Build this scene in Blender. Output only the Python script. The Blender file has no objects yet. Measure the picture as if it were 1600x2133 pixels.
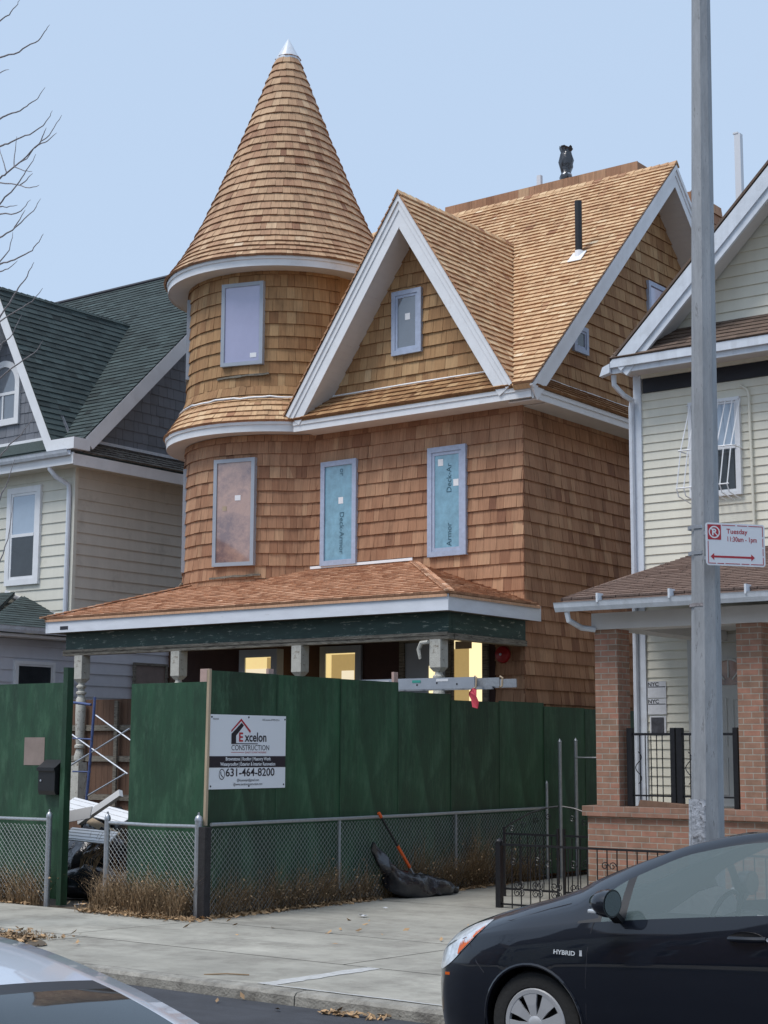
import bpy, math, random
import numpy as np
from mathutils import Vector, Matrix
random.seed(7)
C = bpy.context.scene.collection
R_ = math.radians
# ------------------------------------------------------------------ camera
CF, CYAW, CPITCH, CROLL, CH = 3337., R_(37.23), R_(8.40), R_(0.28), 2.05
Fv = Vector((-math.sin(CYAW)*math.cos(CPITCH), math.cos(CYAW)*math.cos(CPITCH), math.sin(CPITCH)))
Rv0 = Vector((math.cos(CYAW), math.sin(CYAW), 0)); Uv0 = Rv0.cross(Fv)
Rv = Rv0*math.cos(CROLL)+Uv0*math.sin(CROLL); Uv = -Rv0*math.sin(CROLL)+Uv0*math.cos(CROLL)
cd = bpy.data.cameras.new('camera'); cam = bpy.data.objects.new('camera', cd); C.objects.link(cam)
cam.matrix_world = Matrix(((Rv.x, Uv.x, -Fv.x, 0), (Rv.y, Uv.y, -Fv.y, 0), (Rv.z, Uv.z, -Fv.z, CH), (0, 0, 0, 1)))
cd.sensor_fit = 'VERTICAL'; cd.sensor_height = 36; cd.lens = CF/2133*36; cd.clip_end = 3000; cd.clip_start = .05
bpy.context.scene.camera = cam
# ------------------------------------------------------------------ light
SUN_EL, SUN_AZ = R_(60), R_(204)      # azimuth measured clockwise from +Y: light from behind the camera, a little from the left
w = bpy.data.worlds.new("World"); bpy.context.scene.world = w; w.use_nodes = True
nt = w.node_tree; bg = nt.nodes['Background']
sky = nt.nodes.new('ShaderNodeTexSky'); sky.sky_type = 'NISHITA'; sky.sun_disc = False
sky.sun_elevation = SUN_EL; sky.sun_rotation = SUN_AZ; sky.air_density = 1.0; sky.dust_density = 2.5; sky.ozone_density = 1.0
mx = nt.nodes.new('ShaderNodeMix'); mx.data_type = 'RGBA'; mx.inputs[0].default_value = .80
nt.links.new(sky.outputs[0], mx.inputs[6]); mx.inputs[7].default_value = (4.1, 5.2, 6.75, 1)
nt.links.new(mx.outputs[2], bg.inputs[0]); bg.inputs[1].default_value = .105
sd = bpy.data.lights.new('sun', 'SUN'); sd.energy = 1.8; sd.angle = R_(24); sd.color = (1.0, .965, .93)
so = bpy.data.objects.new('sun', sd); C.objects.link(so)
sv = Vector((math.sin(SUN_AZ)*math.cos(SUN_EL), math.cos(SUN_AZ)*math.cos(SUN_EL), math.sin(SUN_EL)))
so.rotation_euler = sv.to_track_quat('Z', 'Y').to_euler(); so.location = (0, -20, 40)
vs = bpy.context.scene.view_settings; vs.view_transform = 'Standard'; vs.look = 'None'; vs.exposure = 0.46; vs.gamma = 1
# ------------------------------------------------------------------ helpers
def ray(x, y): return Fv+Rv*((x-800)/CF)-Uv*((y-1066.5)/CF)
O = Vector((0, 0, CH))
def PX(x, y, v): d = ray(x, y); return O+d*(v/d.x)
def PY(x, y, v): d = ray(x, y); return O+d*(v/d.y)
def PZ(x, y, v): d = ray(x, y); return O+d*((v-CH)/d.z)
WP = {}
def tag(o, label=None, cat=None, group=None, kind=None):
    if label: o['label'] = label
    if cat: o['category'] = cat
    if group: o['group'] = group
    if kind: o['kind'] = kind
    return o
def thing(name, loc, label, cat, group=None, rz=0):
    o = bpy.data.objects.new(name, None); C.objects.link(o); o.location = loc; o.rotation_euler = (0, 0, rz)
    o.empty_display_size = .2; WP[o] = Vector(loc)
    return tag(o, label, cat, group)
class MB:
    def __init__(s): s.v = []; s.f = []; s.t = []; s.uv = []
    def face(s, pts, tone=.5, uv=None):
        n = len(s.v); s.v += [tuple(p) for p in pts]; s.f.append(tuple(range(n, n+len(pts)))); s.t.append(tone); s.uv.append(uv)
    def hull8(s, P, tone=.5):   # P[0..3] bottom ring, P[4..7] top ring
        n = len(s.v); s.v += [tuple(p) for p in P]
        for q in ((3, 2, 1, 0), (4, 5, 6, 7), (0, 1, 5, 4), (1, 2, 6, 5), (2, 3, 7, 6), (3, 0, 4, 7)):
            s.f.append(tuple(n+i for i in q)); s.t.append(tone); s.uv.append(None)
        return s
    def box(s, x0, x1, y0, y1, z0, z1, tone=.5):
        x0, x1 = min(x0, x1), max(x0, x1); y0, y1 = min(y0, y1), max(y0, y1); z0, z1 = min(z0, z1), max(z0, z1)
        return s.hull8([(x0, y0, z0), (x1, y0, z0), (x1, y1, z0), (x0, y1, z0), (x0, y0, z1), (x1, y0, z1), (x1, y1, z1), (x0, y1, z1)], tone)
    def obox(s, c, u, v, n, a, b, d, tone=.5):  # centred box with half sizes a,b,d along u,v,n
        c, u, v, n = Vector(c), Vector(u), Vector(v), Vector(n)
        P = [c+u*(i*a)+v*(j*b)+n*(k*d) for k in (-1, 1) for i, j in ((-1, -1), (1, -1), (1, 1), (-1, 1))]
        return s.hull8(P, tone)
    def bar(s, p, q, w, h, up=(0, 0, 1), tone=.5):   # rectangular bar from p to q
        p, q = Vector(p), Vector(q); d = (q-p); L = d.length; d.normalize(); up = Vector(up)
        sd_ = d.cross(up)
        if sd_.length < 1e-4: sd_ = d.cross(Vector((1, 0, 0)))
        sd_.normalize(); u2 = sd_.cross(d)
        return s.obox((p+q)/2, d, sd_, u2, L/2, w/2, h/2, tone)
    def prism(s, poly, off, tone=.5):   # planar polygon (3D points) extruded by vector off
        off = Vector(off); A = [Vector(p) for p in poly]; B = [p+off for p in A]; k = len(A)
        s.face(A[::-1], tone); s.face(B, tone)
        for i in range(k):
            j = (i+1) % k; s.face([A[i], A[j], B[j], B[i]], tone)
        return s
    def tube(s, pts, r, sides=6, tone=.5, caps=True):
        pts = [Vector(p) for p in pts]; rs = r if isinstance(r, (list, tuple)) else [r]*len(pts)
        n0 = len(s.v); ref = None
        for i, p in enumerate(pts):
            d = (pts[min(i+1, len(pts)-1)]-pts[max(i-1, 0)]).normalized()
            if ref is None:
                ref = d.cross(Vector((0, 0, 1)) if abs(d.z) < .9 else Vector((1, 0, 0))).normalized()
            else:
                ref = (ref-d*ref.dot(d)).normalized()
            b = d.cross(ref)
            for k in range(sides):
                a = 2*math.pi*k/sides
                s.v.append(tuple(p+(ref*math.cos(a)+b*math.sin(a))*rs[i]))
        for i in range(len(pts)-1):
            for k in range(sides):
                a = n0+i*sides+k; b_ = n0+i*sides+(k+1) % sides
                s.f.append((a, b_, b_+sides, a+sides)); s.t.append(tone); s.uv.append(None)
        if caps:
            s.f.append(tuple(n0+k for k in range(sides))[::-1]); s.t.append(tone); s.uv.append(None)
            m = n0+(len(pts)-1)*sides; s.f.append(tuple(m+k for k in range(sides))); s.t.append(tone); s.uv.append(None)
        return s
    def lathe(s, prof, c=(0, 0, 0), seg=24, a0=0, a1=2*math.pi, axis='z', tone=.5):
        c = Vector(c); n0 = len(s.v); full = abs(a1-a0-2*math.pi) < 1e-6; m = seg if full else seg+1
        for r, z in prof:
            for k in range(m):
                a = a0+(a1-a0)*k/seg
                p = Vector((r*math.cos(a), r*math.sin(a), z)) if axis == 'z' else Vector((r*math.cos(a), z, r*math.sin(a)))
                s.v.append(tuple(c+p))
        for i in range(len(prof)-1):
            for k in range(seg):
                k2 = (k+1) % m
                q = (n0+i*m+k, n0+i*m+k2, n0+(i+1)*m+k2, n0+(i+1)*m+k)
                s.f.append(q if axis == 'z' else q[::-1]); s.t.append(tone); s.uv.append(None)
        return s
    def build(s, name, mat, parent=None, smooth=False, label=None, bevel=0):
        me = bpy.data.meshes.new(name); V = np.array(s.v, dtype=float).reshape(-1, 3)
        c = (V.min(0)+V.max(0))/2; c[2] = V[:, 2].min() if parent is None else c[2]
        me.from_pydata([tuple(p) for p in (V-c)], [], s.f); me.materials.append(mat)
        tot = len(me.loops); tones = np.zeros((tot, 4), dtype=np.float32); uvs = np.zeros((tot, 2), dtype=np.float32); i = 0
        for f, t, u in zip(s.f, s.t, s.uv):
            k = len(f); tt = t if isinstance(t, tuple) else (t, t, t)
            tones[i:i+k, :3] = tt; tones[i:i+k, 3] = 1
            if u is None:
                a = V[f[0]]; b = V[f[1]]; d = V[f[-1]]; n = np.abs(np.cross(b-a, d-a)); m = n.argmax(); P = V[list(f)]
                ix = ((1, 2), (0, 2), (0, 1))[m]; uvs[i:i+k, 0] = P[:, ix[0]]; uvs[i:i+k, 1] = P[:, ix[1]]
            else: uvs[i:i+k] = u
            i += k
        ca = me.color_attributes.new('tone', 'FLOAT_COLOR', 'CORNER'); ca.data.foreach_set('color', tones.ravel())
        ul = me.uv_layers.new(name='UVMap'); ul.data.foreach_set('uv', uvs.ravel())
        if smooth: me.polygons.foreach_set('use_smooth', [True]*len(me.polygons))
        me.update()
        o = bpy.data.objects.new(name, me); C.objects.link(o)
        c = Vector(c); WP[o] = c
        if parent is not None: o.parent = parent; o.location = c-WP[parent]
        else: o.location = c
        if label: o['label'] = label
        if bevel:
            b = o.modifiers.new('b', 'BEVEL'); b.width = bevel; b.segments = 2; b.limit_method = 'ANGLE'
        if smooth and hasattr(me, 'shade_smooth') and smooth != 'all':
            me.set_sharp_from_angle(angle=R_(35 if smooth is True else smooth))
        return o
# ------------------------------------------------------------------ materials
def mat(name, col=(.5, .5, .5), rough=.6, metal=0, spec=.5, var=0, vscale=4, bump=0, bscale=40, tone=0, emit=None, alpha=1, coat=0, stretch=(1, 1, 1), dirt=None, dscale=3, dlo=.5, dhi=.7, trans=0):
    m = bpy.data.materials.new(name); m.use_nodes = True; N = m.node_tree.nodes; L = m.node_tree.links; p = N['Principled BSDF']
    p.inputs['Base Color'].default_value = (*col, 1); p.inputs['Roughness'].default_value = rough; p.inputs['Metallic'].default_value = metal
    p.inputs['Specular IOR Level'].default_value = spec; p.inputs['Alpha'].default_value = alpha; p.inputs['Coat Weight'].default_value = coat
    p.inputs['Coat Roughness'].default_value = .03; p.inputs['Transmission Weight'].default_value = trans
    tc = N.new('ShaderNodeTexCoord'); mp = N.new('ShaderNodeMapping'); mp.inputs['Scale'].default_value = stretch; L.new(tc.outputs['Object'], mp.inputs['Vector'])
    cur = None
    def mixmul(fac_socket, lo, hi, base):
        mr = N.new('ShaderNodeMapRange'); mr.inputs[3].default_value = lo; mr.inputs[4].default_value = hi; L.new(fac_socket, mr.inputs[0])
        mm = N.new('ShaderNodeMix'); mm.data_type = 'RGBA'; mm.blend_type = 'MULTIPLY'; mm.inputs[0].default_value = 1
        if base is None: mm.inputs[6].default_value = (*col, 1)
        else: L.new(base, mm.inputs[6])
        L.new(mr.outputs[0], mm.inputs[7]); return mm.outputs[2]
    if var:
        n = N.new('ShaderNodeTexNoise'); n.inputs['Scale'].default_value = vscale; n.inputs['Detail'].default_value = 6; n.inputs['Roughness'].default_value = .65; L.new(mp.outputs[0], n.inputs['Vector'])
        mr = N.new('ShaderNodeMapRange'); mr.inputs[1].default_value = .3; mr.inputs[2].default_value = .7; L.new(n.outputs[0], mr.inputs[0]); cur = mixmul(mr.outputs[0], 1-var, 1+var, cur)
    if tone:
        a = N.new('ShaderNodeVertexColor'); a.layer_name = 'tone'; sp = N.new('ShaderNodeSeparateColor'); L.new(a.outputs[0], sp.inputs[0]); cur = mixmul(sp.outputs[0], 1-tone, 1+tone, cur)
    if dirt:
        n = N.new('ShaderNodeTexNoise'); n.inputs['Scale'].default_value = dscale; n.inputs['Detail'].default_value = 9; n.inputs['Roughness'].default_value = .75; L.new(mp.outputs[0], n.inputs['Vector'])
        mr = N.new('ShaderNodeMapRange'); mr.inputs[1].default_value = dlo; mr.inputs[2].default_value = dhi; L.new(n.outputs[0], mr.inputs[0])
        mm = N.new('ShaderNodeMix'); mm.data_type = 'RGBA'; L.new(mr.outputs[0], mm.inputs[0]); mm.inputs[7].default_value = (*dirt, 1)
        if cur is None: mm.inputs[6].default_value = (*col, 1)
        else: L.new(cur, mm.inputs[6])
        cur = mm.outputs[2]
    if cur is not None: L.new(cur, p.inputs['Base Color'])
    if bump:
        n = N.new('ShaderNodeTexNoise'); n.inputs['Scale'].default_value = bscale; n.inputs['Detail'].default_value = 8; L.new(mp.outputs[0], n.inputs['Vector'])
        b = N.new('ShaderNodeBump'); b.inputs['Strength'].default_value = bump; b.inputs['Distance'].default_value = .02; L.new(n.outputs[0], b.inputs['Height']); L.new(b.outputs[0], p.inputs['Normal'])
    if emit: p.inputs['Emission Color'].default_value = (*emit[0], 1); p.inputs['Emission Strength'].default_value = emit[1]
    return m
def cedar(name, stops, grain=.22, stain=.35, stains=.5):
    m = mat(name, rough=.75, spec=.25); N = m.node_tree.nodes; L = m.node_tree.links; p = N['Principled BSDF']
    a = N.new('ShaderNodeVertexColor'); a.layer_name = 'tone'; sp = N.new('ShaderNodeSeparateColor'); L.new(a.outputs[0], sp.inputs[0])
    cr = N.new('ShaderNodeValToRGB'); L.new(sp.outputs[0], cr.inputs[0]); e = cr.color_ramp.elements
    while len(e) < len(stops): e.new(.5)
    for el, (pos, c) in zip(e, stops): el.position = pos; el.color = (*c, 1)
    uv = N.new('ShaderNodeUVMap'); mp = N.new('ShaderNodeMapping'); mp.inputs['Scale'].default_value = (38, 2.2, 1); L.new(uv.outputs[0], mp.inputs[0])
    n = N.new('ShaderNodeTexNoise'); n.inputs['Scale'].default_value = 1; n.inputs['Detail'].default_value = 5; n.inputs['Roughness'].default_value = .7; L.new(mp.outputs[0], n.inputs['Vector'])
    mr = N.new('ShaderNodeMapRange'); mr.inputs[1].default_value = .3; mr.inputs[2].default_value = .7; mr.inputs[3].default_value = 1-grain; mr.inputs[4].default_value = 1+grain; L.new(n.outputs[0], mr.inputs[0])
    mm = N.new('ShaderNodeMix'); mm.data_type = 'RGBA'; mm.blend_type = 'MULTIPLY'; mm.inputs[0].default_value = 1; L.new(cr.outputs[0], mm.inputs[6]); L.new(mr.outputs[0], mm.inputs[7])
    tc = N.new('ShaderNodeTexCoord'); m2 = N.new('ShaderNodeMapping'); m2.inputs['Scale'].default_value = (2.6, 2.6, .9); L.new(tc.outputs['Object'], m2.inputs[0])
    n2 = N.new('ShaderNodeTexNoise'); n2.inputs['Scale'].default_value = 1; n2.inputs['Detail'].default_value = 7; n2.inputs['Roughness'].default_value = .7; L.new(m2.outputs[0], n2.inputs['Vector'])
    r2 = N.new('ShaderNodeMapRange'); r2.inputs[1].default_value = stains; r2.inputs[2].default_value = .8; r2.inputs[3].default_value = 1; r2.inputs[4].default_value = 1-stain; L.new(n2.outputs[0], r2.inputs[0])
    m3 = N.new('ShaderNodeMix'); m3.data_type = 'RGBA'; m3.blend_type = 'MULTIPLY'; m3.inputs[0].default_value = 1; L.new(mm.outputs[2], m3.inputs[6]); L.new(r2.outputs[0], m3.inputs[7])
    L.new(m3.outputs[2], p.inputs['Base Color'])
    b = N.new('ShaderNodeBump'); b.inputs['Strength'].default_value = .25; b.inputs['Distance'].default_value = .004; L.new(n.outputs[0], b.inputs['Height']); L.new(b.outputs[0], p.inputs['Normal'])
    return m
def brickmat(name, c1, c2, mortar):
    m = mat(name, rough=.85, spec=.2); N = m.node_tree.nodes; L = m.node_tree.links; p = N['Principled BSDF']
    uv = N.new('ShaderNodeUVMap'); b = N.new('ShaderNodeTexBrick'); L.new(uv.outputs[0], b.inputs['Vector'])
    b.inputs['Scale'].default_value = 1; b.inputs['Brick Width'].default_value = .205; b.inputs['Row Height'].default_value = .069; b.inputs['Mortar Size'].default_value = .006; b.inputs['Mortar Smooth'].default_value = .2
    b.inputs['Color1'].default_value = (*c1, 1); b.inputs['Color2'].default_value = (*c2, 1); b.inputs['Mortar'].default_value = (*mortar, 1); b.inputs['Bias'].default_value = -.15
    n = N.new('ShaderNodeTexNoise'); n.inputs['Scale'].default_value = 9; n.inputs['Detail'].default_value = 8; L.new(uv.outputs[0], n.inputs['Vector'])
    mr = N.new('ShaderNodeMapRange'); mr.inputs[3].default_value = .6; mr.inputs[4].default_value = 1.35; L.new(n.outputs[0], mr.inputs[0])
    mm = N.new('ShaderNodeMix'); mm.data_type = 'RGBA'; mm.blend_type = 'MULTIPLY'; mm.inputs[0].default_value = 1; L.new(b.outputs[0], mm.inputs[6]); L.new(mr.outputs[0], mm.inputs[7]); L.new(mm.outputs[2], p.inputs['Base Color'])
    iv = N.new('ShaderNodeMath'); iv.operation = 'SUBTRACT'; iv.inputs[0].default_value = 1; L.new(b.outputs['Fac'], iv.inputs[1])
    bp = N.new('ShaderNodeBump'); bp.inputs['Strength'].default_value = .6; bp.inputs['Distance'].default_value = .008; L.new(iv.outputs[0], bp.inputs['Height']); L.new(bp.outputs[0], p.inputs['Normal'])
    return m
M = {}
M['cedar_wall'] = cedar('cedar_wall', [(0, (.20, .092, .055)), (.22, (.315, .16, .092)), (.6, (.42, .235, .14)), (.85, (.50, .31, .185)), (1, (.58, .41, .26))], stain=.45)
M['cedar_gold'] = cedar('cedar_gold', [(0, (.19, .09, .042)), (.25, (.30, .16, .075)), (.6, (.395, .235, .115)), (.85, (.47, .30, .155)), (1, (.56, .40, .24))], stain=.45)
M['cedar_roof'] = cedar('cedar_roof', [(0, (.32, .15, .085)), (.2, (.47, .27, .15)), (.55, (.60, .39, .22)), (.85, (.70, .50, .30)), (1, (.80, .64, .44))], stain=.25)
M['cedar_cone'] = cedar('cedar_cone', [(0, (.25, .125, .075)), (.2, (.37, .215, .13)), (.55, (.485, .315, .19)), (.85, (.575, .405, .26)), (1, (.68, .53, .38))], stain=.4)
M['cedar_pent'] = cedar('cedar_pent', [(0, (.26, .12, .07)), (.2, (.48, .26, .155)), (.55, (.62, .37, .235)), (.85, (.72, .46, .31)), (1, (.80, .58, .42))], stain=.25)
M['dark'] = mat('dark_backing', (.035, .02, .014), .9)
M['white'] = mat('white_trim', (.74, .75, .77), .45, var=.06, vscale=3, dirt=(.52, .52, .51), dscale=2.5, dlo=.55, dhi=.9, bump=.05, bscale=8)
M['soffit'] = mat('soffit_vinyl', (.60, .58, .57), .6, var=.04)
M['fascia'] = mat('primed_board', (.68, .71, .77), .55, var=.08, vscale=2.5, stretch=(1, 1, 4), dirt=(.35, .35, .36), dscale=5, dlo=.6, dhi=.85)
M['flash'] = mat('flashing', (.85, .86, .88), .35)
M['winblue'] = mat('window_flange', (.38, .44, .57), .5, var=.12, vscale=14)
M['wingrey'] = mat('window_frame_grey', (.34, .38, .44), .45, var=.05)
M['lav'] = mat('pane_film', (.34, .34, .50), .04, spec=1, var=.06, vscale=2, coat=1, bump=.12, bscale=3)
M['salmon'] = mat('pane_salmon', (.46, .29, .23), .03, spec=1, coat=1, var=.15, vscale=1.6, dirt=(.20, .13, .13), dscale=.9, dlo=.45, dhi=.6)  # reflected salmon put into the base colour, with darker blotches
M['underlay'] = mat('blue_underlay', (.16, .33, .43), .05, spec=.9, coat=.7, var=.25, vscale=6, bump=.3, bscale=5)
M['greyglass'] = mat('pane_grey', (.14, .16, .19), .03, spec=1, coat=1, var=.1)
M['darkglass'] = mat('pane_dark', (.03, .035, .04), .06, spec=.8, var=.3, vscale=3)
M['paleglass'] = mat('pane_pale', (.34, .42, .52), .04, spec=1, coat=.6, var=.05)
M['sticker'] = mat('sticker', (.8, .8, .82), .5)
M['ink'] = mat('ink', (.02, .02, .03), .5)
M['lit'] = mat('lit_pane', (.5, .4, .2), .4, emit=((1.0, .76, .34), .62), var=.3, vscale=2)
M['litwarm'] = mat('lit_pane_bright', (.5, .4, .2), .4, emit=((1.0, .82, .46), .9))
M['green'] = mat('peeling_green_paint', (.022, .055, .045), .55, var=.3, vscale=5, dirt=(.30, .33, .28), dscale=10, dlo=.57, dhi=.63, stretch=(.4, .4, 2))
M['oldwood'] = mat('weathered_wood', (.21, .19, .155), .85, var=.45, vscale=8, stretch=(.4, .4, 4), dirt=(.06, .05, .04), dscale=14, dlo=.5, dhi=.62, bump=.4)
M['column'] = mat('peeling_cream_paint', (.50, .49, .44), .7, var=.12, vscale=9, dirt=(.20, .16, .12), dscale=16, dlo=.55, dhi=.62, bump=.4, bscale=60)
M['ply'] = mat('green_plywood', (.0145, .057, .027), .5, var=.42, vscale=2.2, tone=.3, dirt=(.05, .12, .068), dscale=3.4, dlo=.5, dhi=.72, bump=.12, bscale=22, stretch=(1.4, 1.4, .45))
M['lumber'] = mat('lumber', (.42, .33, .23), .8, var=.2, vscale=12, stretch=(1, 1, .15))
M['pinklumber'] = mat('primed_lumber', (.5, .35, .31), .8, var=.15)
M['galv'] = mat('galvanised_steel', (.40, .42, .45), .42, metal=.7, var=.15, vscale=30)
M['alu'] = mat('aluminium', (.44, .47, .52), .4, metal=.6, var=.08)
M['iron'] = mat('black_iron', (.012, .012, .015), .35, var=.3, vscale=20)
M['blackplastic'] = mat('black_plastic_film', (.016, .017, .023), .2, spec=.9, bump=1, bscale=11)
M['asphalt'] = mat('asphalt', (.055, .058, .068), .9, var=.22, vscale=2, bump=.6, bscale=160, dirt=(.09, .09, .10), dscale=180, dlo=.58, dhi=.66)
M['concrete'] = mat('concrete', (.345, .33, .285), .85, var=.2, vscale=.8, bump=.2, bscale=120, dirt=(.19, .175, .15), dscale=1.3, dlo=.48, dhi=.74, tone=.13)
M['curb'] = mat('kerb_concrete', (.30, .285, .25), .85, var=.3, vscale=4, bump=.5, bscale=50, dirt=(.13, .12, .105), dscale=3, dlo=.48, dhi=.66)
M['joint'] = mat('joint_filler', (.075, .07, .068), .95)
M['patch'] = mat('pale_mortar', (.46, .46, .45), .85, var=.2, vscale=14)
M['dirt'] = mat('yard_dirt', (.10, .078, .055), .95, var=.35, vscale=5, bump=.8, bscale=20)
M['straw'] = mat('dry_straw', (.27, .185, .105), .9, tone=.75)
M['leaf'] = mat('fallen_leaves', (.36, .23, .12), .8, tone=.5)
M['bark'] = mat('bark', (.28, .26, .27), .9, var=.3, vscale=14, bump=.5)
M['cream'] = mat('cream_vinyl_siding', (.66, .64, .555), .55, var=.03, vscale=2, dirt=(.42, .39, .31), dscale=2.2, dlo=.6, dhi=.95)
M['cream2'] = mat('pale_yellow_siding', (.70, .67, .565), .5, var=.03)
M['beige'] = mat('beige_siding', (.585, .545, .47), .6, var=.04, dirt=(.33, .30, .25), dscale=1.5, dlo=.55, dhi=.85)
M['greysiding'] = mat('pale_grey_siding', (.58, .59, .64), .6, var=.05)
M['greyshake'] = mat('grey_fibre_shakes', (.165, .175, .20), .7, tone=.18, var=.1)
M['greenshingle'] = mat('green_asphalt_shingles', (.046, .066, .066), .9, tone=.6, var=.25, vscale=40, bump=.5, bscale=150)
M['brownshingle'] = mat('brown_asphalt_shingles', (.145, .10, .075), .9, tone=.42, var=.2, vscale=40, bump=.5, bscale=150)
M['tanshingle'] = mat('tan_asphalt_shingles', (.215, .145, .115), .9, tone=.16, var=.15, vscale=40, bump=.5, bscale=150)
M['oldshake'] = mat('weathered_shakes', (.19, .175, .155), .9, tone=.45, var=.4, vscale=12, dirt=(.07, .065, .06), dscale=20, dlo=.5, dhi=.6)
M['brick'] = brickmat('red_brick', (.37, .19, .135), (.26, .165, .115), (.36, .32, .27))
M['brickcap'] = brickmat('brick_cap', (.33, .18, .13), (.23, .14, .10), (.30, .25, .21))
M['gutter'] = mat('gutter_white', (.62, .66, .72), .35, var=.08, dirt=(.42, .43, .44), dscale=3, dlo=.52, dhi=.85, bump=.06, bscale=6)
M['pole'] = mat('painted_steel_pole', (.29, .305, .325), .6, var=.18, vscale=6, stretch=(3, 3, .6), dirt=(.12, .12, .12), dscale=12, dlo=.58, dhi=.68, bump=.2, bscale=30)
M['poletape'] = mat('pole_tape_residue', (.36, .38, .42), .5, var=.45, vscale=18, dirt=(.15, .15, .16), dscale=25, dlo=.52, dhi=.6, bump=.8, bscale=25)
M['signwhite'] = mat('sign_white', (.74, .76, .80), .35)
M['signred'] = mat('sign_red', (.42, .018, .03), .4)
M['signblack'] = mat('sign_black', (.018, .014, .022), .4)
M['carblack'] = mat('car_paint_black', (.003, .005, .011), .3, spec=.25, coat=1)
M['carsilver'] = mat('car_paint_silver', (.66, .70, .77), .3, metal=.25, coat=1)
M['blacktrim'] = mat('black_trim', (.012, .012, .014), .4)
M['stub'] = mat('black_weathered_post', (.022, .02, .022), .8, var=.4, vscale=14, bump=.5)
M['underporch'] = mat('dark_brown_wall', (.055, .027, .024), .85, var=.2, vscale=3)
M['screenglass'] = mat('windscreen_glass', (.02, .03, .035), .03, spec=.8, alpha=.93)
M['tyre'] = mat('tyre_rubber', (.018, .018, .018), .85, bump=.2)
M['hub'] = mat('wheel_silver', (.50, .51, .53), .35, metal=.35)
M['carglass'] = mat('car_glass', (.15, .20, .20), .02, spec=1, alpha=.56, coat=1)
M['seat'] = mat('grey_upholstery', (.07, .08, .08), .9, var=.2)
M['meshwire'] = mat('wire_galvanised', (.46, .48, .48), .5, metal=.15)
M['chrome'] = mat('lamp_reflector', (.68, .72, .76), .18, metal=.35, var=.3, vscale=18)
M['amber'] = mat('amber_lens', (.65, .12, .015), .15)
M['faint'] = mat('faint_print', (.035, .10, .14), .4)
M['lit_pale'] = mat('lit_board', (.5, .45, .35), .5, emit=((1.0, .86, .62), .62), var=.1)
M['lit_dim'] = mat('lit_wall', (.3, .22, .1), .5, emit=((.9, .62, .24), .30), var=.2)
M['red'] = mat('red_paint', (.35, .015, .02), .3)
M['orange'] = mat('orange_handle', (.7, .10, .015), .4)
M['rag'] = mat('red_rag', (.55, .06, .09), .8, var=.2)
M['brownboard'] = mat('brown_board', (.13, .072, .045), .8, var=.25, vscale=3, stretch=(4, 4, .5))
M['blue'] = mat('blue_scaffold', (.06, .09, .22), .5, var=.4, vscale=20)
M['taupe'] = mat('brown_paper_board', (.25, .20, .18), .85, var=.15)
M['paper'] = mat('paper', (.62, .63, .66), .8, var=.08, vscale=20)
M['photo'] = mat('dark_print', (.06, .06, .07), .5, var=.6, vscale=12)
M['door'] = mat('white_door', (.52, .52, .50), .5, var=.04)
M['pvc'] = mat('white_pipe', (.66, .68, .72), .4)
M['curtain'] = mat('curtain', (.5, .5, .52), .8, var=.1)
M['pane_black'] = mat('dark_gap', (.012, .013, .02), .6)
M['mirror'] = mat('mirror_glass', (.3, .33, .36), .05, metal=1)
M['teal'] = mat('teal_print', (.04, .30, .25), .5)
M['soil'] = mat('ground_soil', (.13, .125, .11), .95, var=.3, vscale=.5)
def streaks(m, scale, amt):
    N = m.node_tree.nodes; L = m.node_tree.links; p = N['Principled BSDF']; src = p.inputs['Base Color'].links[0].from_socket
    tc = N.new('ShaderNodeTexCoord'); mp = N.new('ShaderNodeMapping'); mp.inputs['Scale'].default_value = scale; L.new(tc.outputs['Object'], mp.inputs[0])
    n = N.new('ShaderNodeTexNoise'); n.inputs['Scale'].default_value = 1; n.inputs['Detail'].default_value = 8; n.inputs['Roughness'].default_value = .7; L.new(mp.outputs[0], n.inputs['Vector'])
    mr = N.new('ShaderNodeMapRange'); mr.inputs[1].default_value = .3; mr.inputs[2].default_value = .7; mr.inputs[3].default_value = 1-amt; mr.inputs[4].default_value = 1+amt; L.new(n.outputs[0], mr.inputs[0])
    mm = N.new('ShaderNodeMix'); mm.data_type = 'RGBA'; mm.blend_type = 'MULTIPLY'; mm.inputs[0].default_value = 1; L.new(src, mm.inputs[6]); L.new(mr.outputs[0], mm.inputs[7]); L.new(mm.outputs[2], p.inputs['Base Color'])
streaks(M['ply'], (9, 9, .7), .18); streaks(M['concrete'], (.35, 1.6, 1), .16); streaks(M['pole'], (14, 14, .5), .15); streaks(M['cream'], (5, 5, .3), .05); streaks(M['beige'], (5, 5, .3), .06); streaks(M['cream2'], (5, 5, .3), .05); streaks(M['gutter'], (8, 8, .5), .08)
streaks(M['concrete'], (7, 7, 7), .10); streaks(M['asphalt'], (.6, 2.5, 1), .2)
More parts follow.
